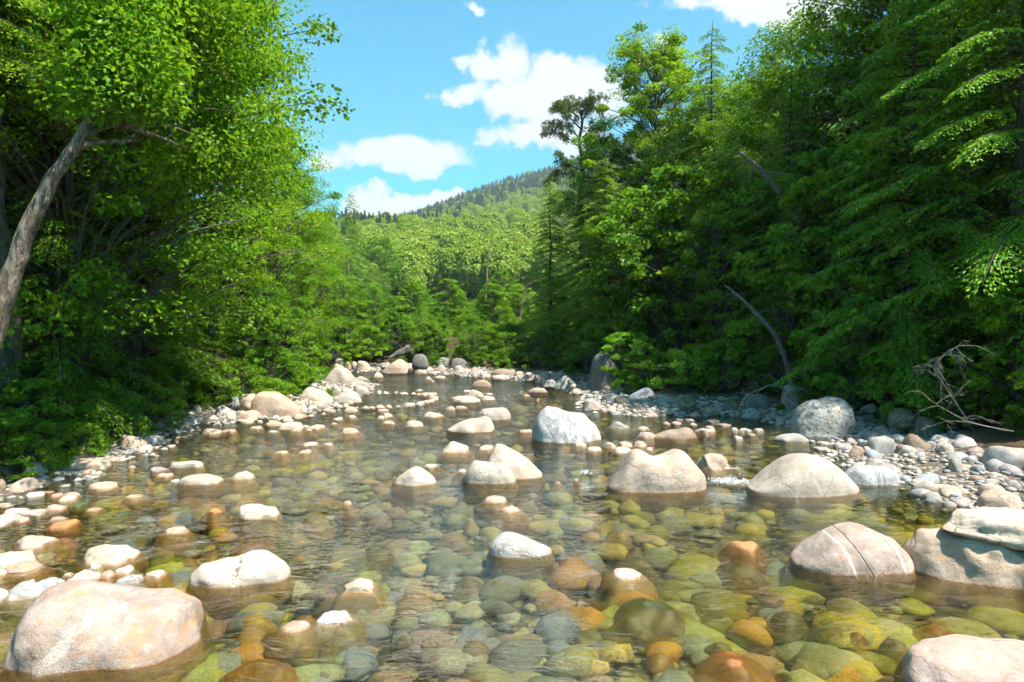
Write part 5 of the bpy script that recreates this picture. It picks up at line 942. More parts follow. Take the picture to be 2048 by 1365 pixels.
# ------------------------------------------------------------------ tree builders
def broadleaf(seed, H, base, R, ncl, nl, leaf, squash=.34, lean=(0, 0), trunk_r=None, low=.5, droop=.35):
    """returns (wood mesh, crown mesh): clumps of leaf-sized faces on limbs around a tapering trunk"""
    r = np.random.default_rng(seed); t = r.random(ncl) ** .85
    zc = base + (H - base) * t; ph = r.uniform(0, 6.28, ncl)
    prof = np.sqrt(np.clip(1 - ((t - .36) / .68) ** 2, .02, 1)) * R * (1 + .28 * np.sin(3 * ph + zc * .9 + seed) * low + .18 * np.sin(5 * ph + seed * 2 + zc * 1.7))
    rr = prof * np.sqrt(r.uniform(.12, 1, ncl)); lx, ly = lean
    C = np.stack([rr * np.cos(ph) + lx * (zc / H) ** 1.3, rr * np.sin(ph) + ly * (zc / H) ** 1.3, zc], 1)
    cr = r.uniform(.38, 1.1, ncl) * R / 4.6
    q = Quads(); n = ncl * nl
    c = np.repeat(C, nl, 0); s = np.repeat(cr, nl)[:, None]; g = r.normal(size=(n, 3)); g *= np.minimum(1, 1.7 / (np.linalg.norm(g, axis=1, keepdims=True) + 1e-9))
    off = g * s * np.array([.58, .58, squash * .85]); P = c + off; P[:, 2] -= .10 * (off[:, 0] ** 2 + off[:, 1] ** 2) / s[:, 0]
    out = unit(np.stack([off[:, 0] + .5 * (c[:, 0] - lx * (c[:, 2] / H)), off[:, 1] + .5 * c[:, 1], 0 * off[:, 0]], 1))
    D = unit(out + .8 * r.normal(size=(n, 3)) * [1, 1, .5] - [0, 0, droop]); Nn = unit(np.array([0, 0, 1.0]) + .35 * out + np.repeat(r.normal(size=(ncl, 3)) * .6, nl, 0) + .38 * r.normal(size=(n, 3)))
    L = leaf * r.uniform(.55, 1.4, n) * np.repeat(r.uniform(.8, 1.15, ncl), nl); q.leaves(P, D, Nn, L, L * r.uniform(.62, .85, n))
    crown = q.mesh('crown', False)
    w = Quads(); tr = trunk_r or H * .013
    zz = np.linspace(-.5, H * .93, 14); wob = np.cumsum(r.normal(size=(14, 2)) * .07, 0); wob -= wob[2]
    tp = np.stack([wob[:, 0] + lx * np.clip(zz / H, 0, 1) ** 1.3, wob[:, 1] + ly * np.clip(zz / H, 0, 1) ** 1.3, zz], 1)
    trr = tr * (1 - .93 * np.clip(zz / H, 0, 1) ** .9); trr[0] *= 1.7; trr[1] *= 1.2
    w.tube(lerp_path(tp, 40), np.interp(np.linspace(0, 13, 40), np.arange(14), trr), 9, .25, seed)
    for k in range(ncl):
        zb = max(base * .55, C[k, 2] - .55 * rr[k] - r.uniform(.2, 1.0)); b = np.array([np.interp(zb, zz, tp[:, 0]), np.interp(zb, zz, tp[:, 1]), zb])
        mid = (b + C[k]) / 2 + r.normal(size=3) * .14 + [0, 0, .12 * rr[k]]
        rb = min(tr * .42, .012 + .009 * rr[k] * (1 + r.random()))
        w.tube(lerp_path([b, mid, C[k]], 6), np.linspace(rb, .006, 6), 4)
        for _ in range(2):
            e = C[k] + r.normal(size=3) * cr[k] * [.6, .6, .3]; w.tube([mid * .35 + C[k] * .65, e], [.010, .004], 3)
    return w.mesh('trunk'), crown
def hemlock(seed, H, R, nb=150, leaf=.125, zmin=.05, gap=.088, top=.98, droop=.42):
    r = np.random.default_rng(seed); q = Quads(); w = Quads()
    zz = np.linspace(-.5, H, 12); tp = np.stack([.04 * np.cumsum(r.normal(size=12)), .04 * np.cumsum(r.normal(size=12)), zz], 1); tr = H * .0125
    w.tube(lerp_path(tp, 30), np.interp(np.linspace(-.5, H, 30), zz, tr * (1.05 - zz / H).clip(.06, 1.4)), 8, .2, seed)
    LP, LD, LN, LL = [], [], [], []
    for k in range(nb):
        t = zmin + (top - zmin) * (k + r.random()) / nb; z0 = H * t; a = k * 2.39996 + r.uniform(-.5, .5)
        L = R * ((1 - t) ** .75) * r.uniform(.62, 1.12) + .28
        if r.random() < .12: L *= .5
        d = np.array([math.cos(a), math.sin(a), 0]); sd = np.array([-math.sin(a), math.cos(a), 0])
        up = .25 * (t - .3); s = np.linspace(0, 1, 9)
        sp = np.array([np.interp(z0, zz, tp[:, 0]), np.interp(z0, zz, tp[:, 1]), z0]) + np.outer(s * L, d) + np.outer(L * (up * s + .10 * s - droop * s ** 2.0), [0, 0, 1]) + np.outer(.12 * L * r.uniform(-1, 1) * s ** 2, sd)
        w.tube(sp, np.linspace(.014 + .008 * L, .004, 9), 4)
        m = max(5, int(L / .105)); st = np.linspace(.16, 1.0, m)
        B = np.stack([np.interp(st, s, sp[:, i]) for i in range(3)], 1); Td = unit(np.gradient(B, axis=0))
        for side in (-1, 1):
            tl = (.34 * L * (1.05 - st) ** .8 + .14) * r.uniform(.7, 1.25, m)
            dr = unit(Td * .75 + side * sd * .75 + np.outer(r.uniform(-.25, .05, m), [0, 0, 1]))
            cnt = np.maximum(2, (tl / gap).astype(int)); idx = np.repeat(np.arange(m), cnt); kk_ = np.concatenate([np.arange(c_) for c_ in cnt]); f = (kk_ + .5) / cnt[idx]
            bp = B[idx] + dr[idx] * (tl[idx] * f)[:, None]; bp[:, 2] -= .28 * tl[idx] * f ** 2
            for s2 in (-1, 1):
                pd = unit(dr[idx] * .8 + s2 * np.cross(dr[idx], [0, 0, 1.0]) * .6 - np.outer(np.full(len(idx), .22), [0, 0, 1.0]) + .15 * r.normal(size=(len(idx), 3)))
                LP.append(bp); LD.append(pd); LN.append(np.tile([0, 0, 1.0], (len(idx), 1)) + .35 * r.normal(size=(len(idx), 3))); LL.append(leaf * (1.15 - .5 * f) * r.uniform(.8, 1.2, len(idx)))
    LP = np.concatenate(LP); LD = np.concatenate(LD); LN = unit(np.concatenate(LN)); LL = np.concatenate(LL)
    q.leaves(LP, LD, LN, LL, LL * .36, .1)
    return w.mesh('trunk'), q.mesh('crown', False)
def put_tree(name, meshes, mats, x, y, s, rz, tint, label, group=None, z=None, sz=1.0, cat='tree', names=('trunk', 'crown'), tilt=0):
    e = link(name, None, loc=(x, y, (g1(x, y) if z is None else z) - .05)); e.empty_display_size = .3
    e.scale = (s, s, s * sz); e.rotation_euler = (0, tilt, rz); tag(e, label, cat, group)
    for nm, me, mt in zip(names, meshes, mats):
        if not me.materials: me.materials.append(mt)
        o = link(nm, me, e); o.color = (*tint, 1)
    return e
BW, BL_, HM_ = M['bark'], M['leaf'], M['needle']
bl = [broadleaf(21, 15, 2.2, 4.4, 260, 180, .115), broadleaf(22, 16, 2.8, 4.0, 250, 180, .115, low=.8), broadleaf(23, 14, 1.2, 4.6, 270, 170, .12), broadleaf(24, 17, 6.5, 2.9, 130, 170, .125, low=.9)]
hm = [hemlock(31, 14, 3.9, 150), hemlock(32, 15, 3.3, 150, zmin=.10), hemlock(33, 8, 2.6, 90, leaf=.115)]
MID = [broadleaf(51, 6.5, .5, 2.4, 130, 75, .17), broadleaf(52, 7.0, .8, 2.2, 130, 75, .17, low=.8), broadleaf(53, 6.0, .4, 2.3, 120, 75, .18)]
HTOP = hemlock(34, 17, 5.6, 110, zmin=.40)
BIG = broadleaf(41, 5.2, .5, 2.0, 60, 80, .24, squash=.30)          # young maple, large leaves
SAP = [broadleaf(42, 5.5, .4, 1.9, 110, 130, .085), broadleaf(43, 6.5, .8, 1.7, 100, 130, .09)]
SHR = [broadleaf(44, 1.5, .10, .95, 60, 90, .075, trunk_r=.02), broadleaf(45, 1.2, .05, 1.05, 60, 90, .065, trunk_r=.02), broadleaf(46, 1.9, .1, .85, 56, 90, .085, trunk_r=.025)]
# ------------------------------------------------------------------ woods: the trees one can tell apart
def px(p, y): return (p - 1024) / 1365 * y
def pt(p, q, y): return (px(p, y), y, CAM_H + (640 - q) / 1365 * y)
LIT, MIDG, DEEP, YEL, COOL = (1.2, 1.2, .95), (1.25, 1.2, .95), (.95, 1.0, .9), (1.55, 1.35, .85), (1.3, 1.4, 1.1)  # crown tints: sunlit and shaded tones put into the leaf colour
# leaning birch over the left bank
r = np.random.default_rng(61); w = Quads(); base = (-9.35, 10.9, 0)
main = [(-9.35, 10.9, g1(-9.35, 10.9) - .3), pt(-35, 720, 11), pt(15, 585, 11), pt(60, 462, 11), pt(118, 352, 11), pt(165, 285, 11), pt(188, 235, 11.1), pt(225, 160, 11.3), pt(275, 60, 12.4), pt(330, -80, 13.6)]
w.tube(lerp_path(main, 46), np.interp(np.linspace(0, 9, 46), range(10), [.24, .18, .15, .13, .11, .085, .065, .05, .04, .02]), 16, .3, 3)
limbs = [[pt(160, 292, 11), pt(200, 262, 11.4), pt(248, 250, 12), pt(295, 232, 12.8), pt(380, 205, 14.5), pt(470, 150, 16.5)], [pt(205, 200, 11.2), pt(265, 125, 11.9), pt(325, 85, 12.8), pt(352, 10, 13.8), pt(400, -90, 15)],
         [pt(150, 300, 11), pt(200, 290, 11.2), pt(280, 285, 11.6)], [pt(250, 250, 12), pt(300, 270, 13), pt(380, 300, 14.8), pt(470, 330, 16.5)], [pt(265, 125, 11.9), pt(370, 110, 14), pt(480, 60, 16), pt(560, 40, 17.5)]]
for l in limbs: w.tube(lerp_path(l, 16), np.linspace(.075, .015, 16), 7, .2, 5)
C = []; TW = []
for l in limbs[:2] + limbs[3:] + [main[6:]]:
    p = lerp_path(l, 30)
    for k in range(44):
        s = r.uniform(.4, 1.08) ** .8; b = p[min(29, int(s * 29))]; c = b + r.normal(size=3) * [.75, .9, .6] * (.4 + s) + [.25 * s, 0, .1]; C.append(c); TW.append((b, c))
for k in range(150):
    C.append(np.array(pt(r.uniform(290, 560), r.uniform(-160, 330) , r.uniform(14.5, 18))))
C = np.array(C); cpx = 1024 + C[:, 0] / C[:, 1] * 1365; cpy = 640 - (C[:, 2] - CAM_H) / C[:, 1] * 1365
C = C[~((cpx < 340) & (cpy > 215)) & (cpx < 590) & ~((C[:, 1] < 14.2) & (C[:, 2] < 9.0) & (C[:, 0] < -5.2))]
C = np.concatenate([C, np.array([pt(r.uniform(165, 340), r.uniform(-60, 215), r.uniform(10.6, 12.2)) for _ in range(75)])])
for b, c in TW:
    if any(np.allclose(c, q_) for q_ in C): w.tube([b, (b + c) / 2 + [0, 0, .1], c], [.014, .01, .004], 3)
def clumps(seed, C, cr, nl, leaf, squash=.42):
    r = np.random.default_rng(seed); n = len(C) * nl; c = np.repeat(C, nl, 0); off = r.normal(size=(n, 3)); off *= np.minimum(1, 1.7 / np.linalg.norm(off, axis=1, keepdims=True)); off = off * np.repeat(r.uniform(.7, 1.2, len(C)) * cr, nl)[:, None] * [.62, .62, squash]
    q = Quads(); out = unit(off * [1, 1, .2]); q.leaves(c + off, unit(out + .8 * r.normal(size=(n, 3)) - [0, 0, .35]), unit(np.array([0, 0, 1.0]) + .5 * out + .6 * r.normal(size=(n, 3))), leaf * r.uniform(.7, 1.35, n), leaf * r.uniform(.45, .95, n))
    return q.mesh('crown', False)
org = np.array(base)
def shift(me, o): me.transform(__import__('mathutils').Matrix.Translation([-a for a in o])); return me
put_tree('leaning_birch', (shift(w.mesh('trunk'), org), shift(clumps(62, C, .62, 130, .10), org)), (M['bark_lit'], BL_), base[0], base[1], 1, 0, LIT, 'pale-barked leaning tree whose trunk slants up from the left bank', z=.05)

def T(kind, x, y, s, tint, label, group=None, rz=None, sz=1.0, tilt=0):
    me = {'b': bl, 'h': hm, 's': SAP, 'm': MID}[kind[0]][int(kind[1])] if kind not in 'BH' else BIG if kind == 'B' else HTOP
    mats = {'b': (BW, BL_), 'h': (M['bark_red'], HM_), 's': (BW, BL_), 'B': (BW, BL_), 'm': (BW, BL_), 'H': (M['bark_red'], HM_)}[kind[0]]
    nm = {'b': 'broadleaf_tree', 'h': 'hemlock_tree', 's': 'young_tree', 'B': 'young_maple', 'm': 'broadleaf_tree', 'H': 'hemlock_tree'}[kind[0]]
    return put_tree(nm, me, mats, x, y, s, (x * 7.3 + y * 3.1) % 6.28 if rz is None else rz, tint, label, group, sz=sz, tilt=tilt)
# --- left bank
T('H', -11.4, 13.4, 1.05, YEL, 'sunlit hemlock with drooping yellow-green boughs at the top corner beside the leaning trunk')
T('b3', -11.1, 15.1, 1.1, MIDG, 'thick-trunked tree standing upright just behind the leaning pale trunk')
T('h2', -10.9, 16.4, 1.0, DEEP, 'low dark hemlock in the shade below the leaning tree')
T('b0', -11.0, 17.2, 1.15, LIT, 'tall bright broadleaf tree whose crown rises out of frame beside the blue sky', rz=1.0)
T('h2', -11.2, 20.8, 1.05, MIDG, 'hemlock with drooping boughs above the curled overhang boulder')
T('b2', -12.4, 23.2, .92, LIT, 'bright broadleaf tree arching low over the stony bar', rz=2.2)
T('b1', -12.0, 27.5, .86, YEL, 'yellow-green broadleaf tree on the left bank behind the stony bar', rz=.4)
T('b0', -11.9, 33, .76, LIT, 'rounded broadleaf tree above the upper end of the stony bar', rz=3.3)
T('b2', -14.0, 41, .74, YEL, 'last broadleaf tree of the left bank before the far shore', rz=5.0)
T('s0', -9.0, 24.5, .72, LIT, 'leafy young tree leaning out over the very large pale dome')
T('s1', -9.6, 28.6, .9, LIT, 'young tree at the back of the stony bar under the yellow-green crown')
T('s0', -10.4, 18.8, .62, DEEP, 'shaded sapling under the tall bright broadleaf tree')
for i, (k, x, y, s, t) in enumerate([('h1', -15, 15, 1.1, DEEP), ('b1', -15.5, 19.5, 1.15, DEEP), ('h0', -14.6, 24, 1.05, DEEP), ('b0', -17, 29, 1.05, DEEP), ('h1', -17.5, 35, .95, DEEP), ('h0', -13.6, 18.2, .8, DEEP), ('h1', -16.5, 11.5, 1.1, DEEP)]):
    T(k, x, y, s, t, ['dark hemlock in the wood behind the left bank, mostly hidden', 'shaded broadleaf tree in the wood behind the left bank, mostly hidden'][k[0] == 'b'], ['hidden hemlocks of the left wood', 'hidden broadleaf trees of the left wood'][k[0] == 'b'])
T('s0', -12.6, 44.5, 1.0, LIT, 'leafy young tree on the far shore just past the left bank crowns')
T('s1', -10.6, 43.2, .8, MIDG, 'young tree between the far stones and the left bank crowns')
# --- right bank
T('h1', 13.2, 17.6, 1.35, COOL, 'tallest hemlock with a straight bare trunk showing near the right frame edge', rz=2.0)
T('h0', 11.6, 20.2, .98, COOL, 'big hemlock with tiers of drooping boughs over the gravel bar', rz=.7)
T('h0', 15.0, 14.2, .95, COOL, 'shaded hemlock at the right frame edge above the big square grey boulder', rz=4.0)
T('b1', 14.6, 25.0, 1.12, YEL, 'tall broadleaf tree with sunlit top against the upper right cloud', rz=1.4)
T('b0', 16.4, 21.6, 1.3, LIT, 'very tall dark broadleaf tree filling the upper right corner', rz=3.4)
T('h0', 10.4, 25.8, .80, DEEP, 'dark hemlock behind the cracked lichen boulder', rz=5.2)
T('b2', 12.9, 30.0, 1.0, MIDG, 'broadleaf tree beside the leaning dead trunk', rz=.2)
T('h1', 9.75, 33.6, 1.08, LIT, 'slender conifer with a thin pointed top, highest above the middle right woods', rz=1.1)
T('b3', 7.6, 37.2, 1.04, YEL, 'pale sunlit tree with forked bare limbs and a feathery top', rz=.9)
T('b3', 8.6, 40.5, 1.05, LIT, 'second pale tree close behind the feathery-topped one', rz=3.9)
T('m1', 7.4, 30.4, 1.25, LIT, 'broad bright tree over the cliff-like rock', rz=2.9)
T('m0', 11.2, 23.4, 1.2, LIT, 'bright broadleaf tree between the big tiered hemlock and the leaning dead trunk', rz=1.2)
T('m2', 9.6, 29.2, 1.35, YEL, 'yellow-green broadleaf crown just left of the leaning dead trunk', rz=.5)
T('m0', 6.4, 34.2, 1.25, LIT, 'leafy sunlit crown below the feathery-topped tree', rz=4.5)
T('h0', 4.8, 35.6, .78, MIDG, 'hemlock with dead lower boughs below the windswept pine', rz=1.9)
T('h1', 2.3, 41.5, .70, MIDG, 'narrow hemlock at the river bend beside the gap', rz=.3)
T('s0', 6.0, 31.5, 1.25, LIT, 'bright young broadleaf tree lit in front of the dark hemlocks', rz=2.4)
T('s1', 8.4, 27.2, 1.02, MIDG, 'young tree with fine leaves leaning over the far gravel shore', rz=4.4)
T('s0', 9.6, 23.6, .72, DEEP, 'shaded sapling hanging over the dark round boulder', rz=.8)
T('B', 10.3, 20.2, .82, COOL, 'young maple with big pale leaves behind the cracked lichen boulder', rz=1.7)
T('B', 12.0, 15.6, .66, COOL, 'young maple with big leaves near the right frame edge', rz=4.1)
T('b2', 10.9, 36.8, 1.0, MIDG, 'broadleaf tree filling the gap behind the slender conifer', rz=2.0)
for i, (k, x, y, s, t) in enumerate([('h1', 17, 18, 1.15, DEEP), ('b1', 18, 28, 1.2, DEEP), ('h0', 14.2, 33.5, 1.0, DEEP), ('b0', 15.4, 40, 1.05, DEEP), ('h0', 11.5, 44, .95, DEEP), ('h1', 17.8, 24.5, 1.1, DEEP), ('h0', 14.6, 28.2, .9, DEEP)]):
    T(k, x, y, s, t, ['dark hemlock in the wood behind the right bank, mostly hidden', 'shaded broadleaf tree in the wood behind the right bank, mostly hidden'][k[0] == 'b'], ['hidden hemlocks of the right wood', 'hidden broadleaf trees of the right wood'][k[0] == 'b'])
T('h0', 4.4, 39.6, .82, MIDG, 'hemlock hiding the foot of the windswept pine', rz=5.5)
T('b1', 5.6, 42, .8, LIT, 'leafy tree close beside the windswept pine', rz=.6)
# --- beyond the bend
far = [('m2', -16.5, 50, 0.56, LIT, 'round bright tree behind the far shore, first past the left bank'), ('m0', -12.2, 54, 0.58, MIDG, 'full green tree behind the far shore above the huge tan wedge'), ('s1', -9.4, 46.5, 0.58, COOL, 'silvery young tree on the far shore behind the huge tan wedge'),
       ('h1', -6.6, 49, 0.21, MIDG, 'small dark conifer on the far shore in the middle of the gap'), ('m1', -5.0, 54, 0.56, LIT, 'bright tree in the middle of the gap behind the far shore'), ('m0', -1.4, 50, 0.55, MIDG, 'green tree behind the far grey boulders'),
       ('h0', 1.2, 49, 0.26, DEEP, 'dark hemlock at the inner bend of the far shore'), ('m2', 3.8, 50, 0.69, MIDG, 'dense green tree where the far shore meets the right woods'), ('m2', .6, 58, 0.66, YEL, 'thin pale tree rising above the others at the bend'),
       ('m0', -20, 62, 0.69, YEL, 'yellow-green crown farther back beyond the left bank trees'), ('m2', -9.5, 66, 0.69, LIT, 'light green crown in the second row of the gap'), ('m1', -1, 68, 0.71, LIT, 'light green crown in the second row near the pale thin tree'), ('m0', 6, 62, 0.81, MIDG, 'crown rising behind the hemlocks at the bend'),
       ('h1', -14.2, 70, 0.29, COOL, 'blue-green conifer in the second row of the gap'), ('m2', 4.5, 72, 0.86, LIT, 'bare-stemmed tree in the second row at the right of the gap')]
for f in far: T(*f)
# windswept pine with boughs streaming to one side
r = np.random.default_rng(71); w = Quads(); pbase = np.array([px(1160, 44), 44.0, g1(px(1160, 44), 44) - .2])
trk = [(*pbase[:2], pbase[2] - .2), pt(1166, 560, 44), pt(1160, 420, 44), pt(1164, 330, 44), pt(1158, 285, 44), pt(1163, 245, 44), pt(1150, 215, 44)]
w.tube(lerp_path(trk, 30), np.interp(np.linspace(0, 6, 30), range(7), [.26, .22, .18, .14, .11, .08, .03]), 8, .25, 4)
PC = []
bghs = [((1160, 300), (1125, 278), (1080, 272)), ((1158, 280), (1130, 262), (1092, 258)), ((1160, 262), (1130, 240), (1105, 228)), ((1156, 240), (1128, 218), (1108, 222)), ((1152, 220), (1135, 208), (1120, 213)), ((1160, 250), (1182, 225), (1198, 240)),
        ((1163, 280), (1190, 262), (1208, 268)), ((1160, 315), (1190, 300), (1215, 300)), ((1164, 345), (1130, 330), (1110, 318)), ((1163, 360), (1120, 350), (1095, 372)), ((1164, 380), (1200, 360), (1225, 365)), ((1155, 225), (1172, 210), (1190, 218)), ((1163, 330), (1185, 318), (1205, 330))]
for b in bghs:
    dy = r.uniform(-1.5, 1.5); p = lerp_path([np.array(pt(*b[0], 44)), np.array(pt(*b[1], 44)) + [0, dy * .5, 0], np.array(pt(*b[2], 44)) + [0, dy, 0]], 12); w.tube(p, np.linspace(.06, .012, 12), 5, .2)
    for k in range(26):
        s = r.uniform(.3, 1.03); c = p[min(11, int(s * 11))] + r.normal(size=3) * [.22, .35, .16]; PC.append(c)
for k in range(30): PC.append(np.array(pt(r.normal(1150, 14), r.normal(222, 10), 44 + r.normal() * .5)))
PC = np.array(PC); n = len(PC) * 42; c = np.repeat(PC, 42, 0); D = unit(r.normal(size=(n, 3)) + [0, 0, .35]); q = Quads(); q.leaves(c + D * .05, D, unit(r.normal(size=(n, 3))), r.uniform(.16, .30, n), np.full(n, .035), 0)
put_tree('windswept_pine', (shift(w.mesh('trunk'), pbase), shift(q.mesh('crown', False), pbase)), (M['bark'], M['pine']), pbase[0], pbase[1], 1, 0, (1, 1, 1), 'old windswept pine with ragged boughs streaming left against the cloud', z=pbase[2] + .05)

# dead and leaning trunks
def dead(name, pts, rads, label, twigs=6, mat='dead', cat='dead trunk', seed=1, tl=.9):
    r = np.random.default_rng(seed); o3 = np.array(pts[0]); p = lerp_path(pts, 30); w = Quads(); w.tube(p, np.interp(np.linspace(0, 1, 30), np.linspace(0, 1, len(rads)), rads), 9, .3, seed)
    e = link(name, None, loc=o3); tag(e, label, cat)
    link('trunk', shift(w.mesh('trunk'), o3), e, mat=M[mat])
    for k in range(twigs):
        b = p[r.integers(10, 29)]; d = unit(r.normal(size=3) * [1, 1, .6] + [0, 0, -.2]); q = Quads(); L = tl * r.uniform(.5, 1.3)
        q.tube(lerp_path([b, b + d * L * .5 + [0, 0, .06], b + d * L - [0, 0, .1 * L]], 7), np.linspace(.010 if tl < 1 else .018, .003, 7), 4)
        for _ in range(3): s = b + d * L * r.uniform(.3, .9); q.tube([s, s + unit(d + r.normal(size=3) * .7) * L * .35], [.005, .002], 3)
        link('branch', shift(q.mesh('branch'), o3), e, mat=M[mat])
    return e
gb = px(1660, 26)
dead('leaning_dead_trunk', [(gb, 26, g1(gb, 26) - .2), pt(1612, 505, 25.6), pt(1565, 405, 25.2), pt(1520, 345, 25), pt(1475, 308, 24.8)], [.15, .12, .10, .08, .05], 'long dark dead trunk leaning left out of the right woods', 7, seed=3, tl=1.2)
gb = px(1592, 23)
dead('leaning_dead_trunk', [(gb, 23, g1(gb, 23) - .1), pt(1560, 690, 22.8), pt(1505, 620, 22.5), pt(1450, 572, 22.2)], [.085, .075, .06, .03], 'thin pale dead stem leaning left above the shaded shore stones', 5, seed=5)
dead('dead_branch', [(px(1960, 15.5), 15.5, g1(px(1960, 15.5), 15.5)), pt(1890, 770, 15), pt(1870, 730, 14.8), pt(1920, 690, 14.8)], [.018, .015, .012, .006], 'bare grey dead branch with fine twigs hanging over the gravel bar', 16, seed=7, tl=.6, cat='dead branch')
dead('dead_branch', [(px(1590, 20.5), 20.5, .5), pt(1560, 770, 20.2), pt(1530, 775, 20), pt(1490, 795, 19.8)], [.018, .015, .012, .005], 'tangle of bare twigs above the dark round boulder', 14, seed=8, tl=.8, cat='dead branch')
dead('dead_branch', [(px(2030, 14), 14, .7), pt(1960, 850, 13.6), pt(1920, 835, 13.4), pt(1860, 800, 13.2)], [.016, .013, .010, .004], 'long curved bare branch across the shrubs above the grey egg-shaped boulder', 6, seed=9, tl=.7, cat='dead branch')
dead('root_mass', [pt(780, 716, 42), pt(800, 706, 42), pt(818, 698, 42), pt(830, 712, 42)], [.10, .16, .22, .12], 'grey uprooted root mass on the far shore behind the huge tan wedge', 12, seed=10, tl=1.0, cat='driftwood')
for i, (p0, q0, p1, q1, y, rr_, lab) in enumerate([(1030, 620, 1065, 560, 52, .07, 'bare white dead stem above the inner bend'), (968, 560, 985, 480, 60, .09, 'bleached dead tree top in the gap below the hillside'), (700, 560, 690, 470, 48, .05, 'thin bare snag at the edge of the left bank crowns'), (495, 525, 600, 500, 20, .03, 'silvery dead limb sticking out of the left bank foliage')]):
    dead('dead_snag', [pt(p0, q0 + 90 if i < 2 else q0, y), pt((p0 + p1) / 2, (q0 + q1) / 2, y), pt(p1, q1, y)], [rr_, rr_ * .7, rr_ * .25], lab, 9, seed=20 + i, tl=1.4 if i < 2 else .8, mat='bark_lit')

# --- shrubs, plants and grass of the banks
def shrub(k, x, y, s, tint, label, sz=1.0, group=None): return put_tree('shrub', SHR[k], (BW, BL_), x, y, s, (x * 5 + y * 11) % 6.28, tint, label, group, sz=sz, cat='shrub', names=('stem', 'foliage'))
for a in [(0, -10.0, 12.3, 1.0, LIT, 'leafy bush at the left frame edge above the round white stone'), (1, -9.6, 13.6, .8, YEL, 'low yellow-green bush behind the round white stone'), (0, -10.4, 14.6, 1.0, LIT, 'bright bush between the leaning tree and the grass tufts'), (1, -9.9, 15.6, .8, LIT, 'low bright bush right behind the rounded tan boulder'),
          (2, -11.4, 13.4, 1.0, DEEP, 'dark leafy shrub in the shade beneath the leaning trunk'), (0, -10.3, 16.9, .9, MIDG, 'bush above the creased streaked boulder'), (1, -9.9, 18.3, 1.0, DEEP, 'dark low bush hanging over the shaded shore by the creased boulder'), (0, -10.7, 19.9, 1.0, DEEP, 'dark green bush left of the curled overhang boulder'),
          (2, -10.6, 21.4, 1.0, LIT, 'leafy shrub directly behind the curled overhang boulder'), (1, -9.2, 22.4, 1.1, MIDG, 'low spreading bush between the curled overhang boulder and the stony bar'), (0, -8.6, 24.4, 1.15, LIT, 'round bright bush at the back of the stony bar'), (1, -8.3, 26.3, 1.0, LIT, 'low bright bush beside the very large pale dome'),
          (2, -9.4, 30.5, 1.0, MIDG, 'tall bush behind the very large pale dome'), (0, -12.2, 41.5, 1.1, LIT, 'small bright bush on the far shore left of the huge tan wedge'), (0, -5.2, 42.6, 1.4, DEEP, 'dark bush behind the far grey boulders'), (1, -1.5, 40.4, 1.5, DEEP, 'dark low bush on the far shore behind the pointed grey boulder'),
          (0, 1.6, 37.3, 1.5, DEEP, 'dark bush at the far inner bend shore'), (1, 4.0, 32.8, 1.5, DEEP, 'dark spreading bush behind the grey-white ridged boulder'), (0, 5.0, 28.4, 1.5, COOL, 'big bush beside the cliff-like rock'), (2, 5.0, 26.4, 1.0, COOL, 'leafy shrub hanging over the blue-grey slab'), (1, 6.6, 25.4, 1.3, COOL, 'low bush above the tapering grey shore boulder'),
          (0, 7.8, 24.6, 1.3, COOL, 'bush behind the dark mossy upright boulder'), (0, 9.6, 21.0, 1.2, DEEP, 'dark bush over the tall white-mottled boulder'), (1, 10.5, 17.8, .8, COOL, 'low leafy bush just right of the cracked lichen boulder'), (0, 11.2, 16.9, .7, COOL, 'small bush beside the tall mossy boulder'), (2, 11.5, 16.8, 1.0, DEEP, 'dark shrub behind the tall mossy boulder'),
          (1, 12.0, 16.0, .8, DEEP, 'low shaded bush behind the gravel bar'), (0, 11.6, 14.0, 1.0, DEEP, 'dark leafy bush at the right frame edge behind the gravel bar'), (1, 12.6, 13.0, 1.1, DEEP, 'spreading dark bush above the big square grey boulder')]: shrub(*a)
for a in [(0, -9.0, 42.4, 1.5, MIDG, 'bush behind the pale far stones left of the root mass'), (1, -10.8, 40.9, 1.3, LIT, 'low bush spilling over the far shore at the left of the gap'), (2, -7.2, 43.2, 1.4, DEEP, 'dark shrub right behind the root mass'), (0, -14.5, 43.5, 1.6, MIDG, 'bush at the foot of the left bank crowns on the far shore')]: shrub(*a)
for a in [(1, -9.15, 12.7, .62, YEL, 'low sunlit bush at the left frame edge, closest to the water'), (0, -9.1, 14.3, .55, LIT, 'small sunlit bush between the round white stone and the rounded tan boulder'), (1, -9.3, 16.2, .6, YEL, 'low yellow-green bush behind the wider grass tuft')]: shrub(*a)
def tuft_mesh(seed, n=160):
    r = np.random.default_rng(seed); a = r.uniform(0, 6.28, n); lean_ = r.uniform(.1, .9, n); L = r.uniform(.2, .5, n); b = np.stack([r.normal(size=n) * .07, r.normal(size=n) * .07, 0 * a], 1)
    d1 = unit(np.stack([np.cos(a) * lean_ * .5, np.sin(a) * lean_ * .5, 1 + 0 * a], 1)); d2 = unit(np.stack([np.cos(a) * lean_, np.sin(a) * lean_, .35 + 0 * a], 1)); s = np.stack([-np.sin(a), np.cos(a), 0 * a], 1) * .007
    m1 = b + d1 * (L * .6)[:, None]; e = m1 + d2 * (L * .5)[:, None]; V = np.stack([b - s, b + s, m1 + s, m1 - s, e + s * .1, e - s * .1], 1).reshape(-1, 3); k = (np.arange(n) * 6)[:, None]
    return mesh_np('grass_tuft', V, np.concatenate([k + [0, 1, 2, 3], k + [3, 2, 4, 5]]), False)
tm = [tuft_mesh(k) for k in range(3)]
for me in tm: me.materials.append(M['grass'])
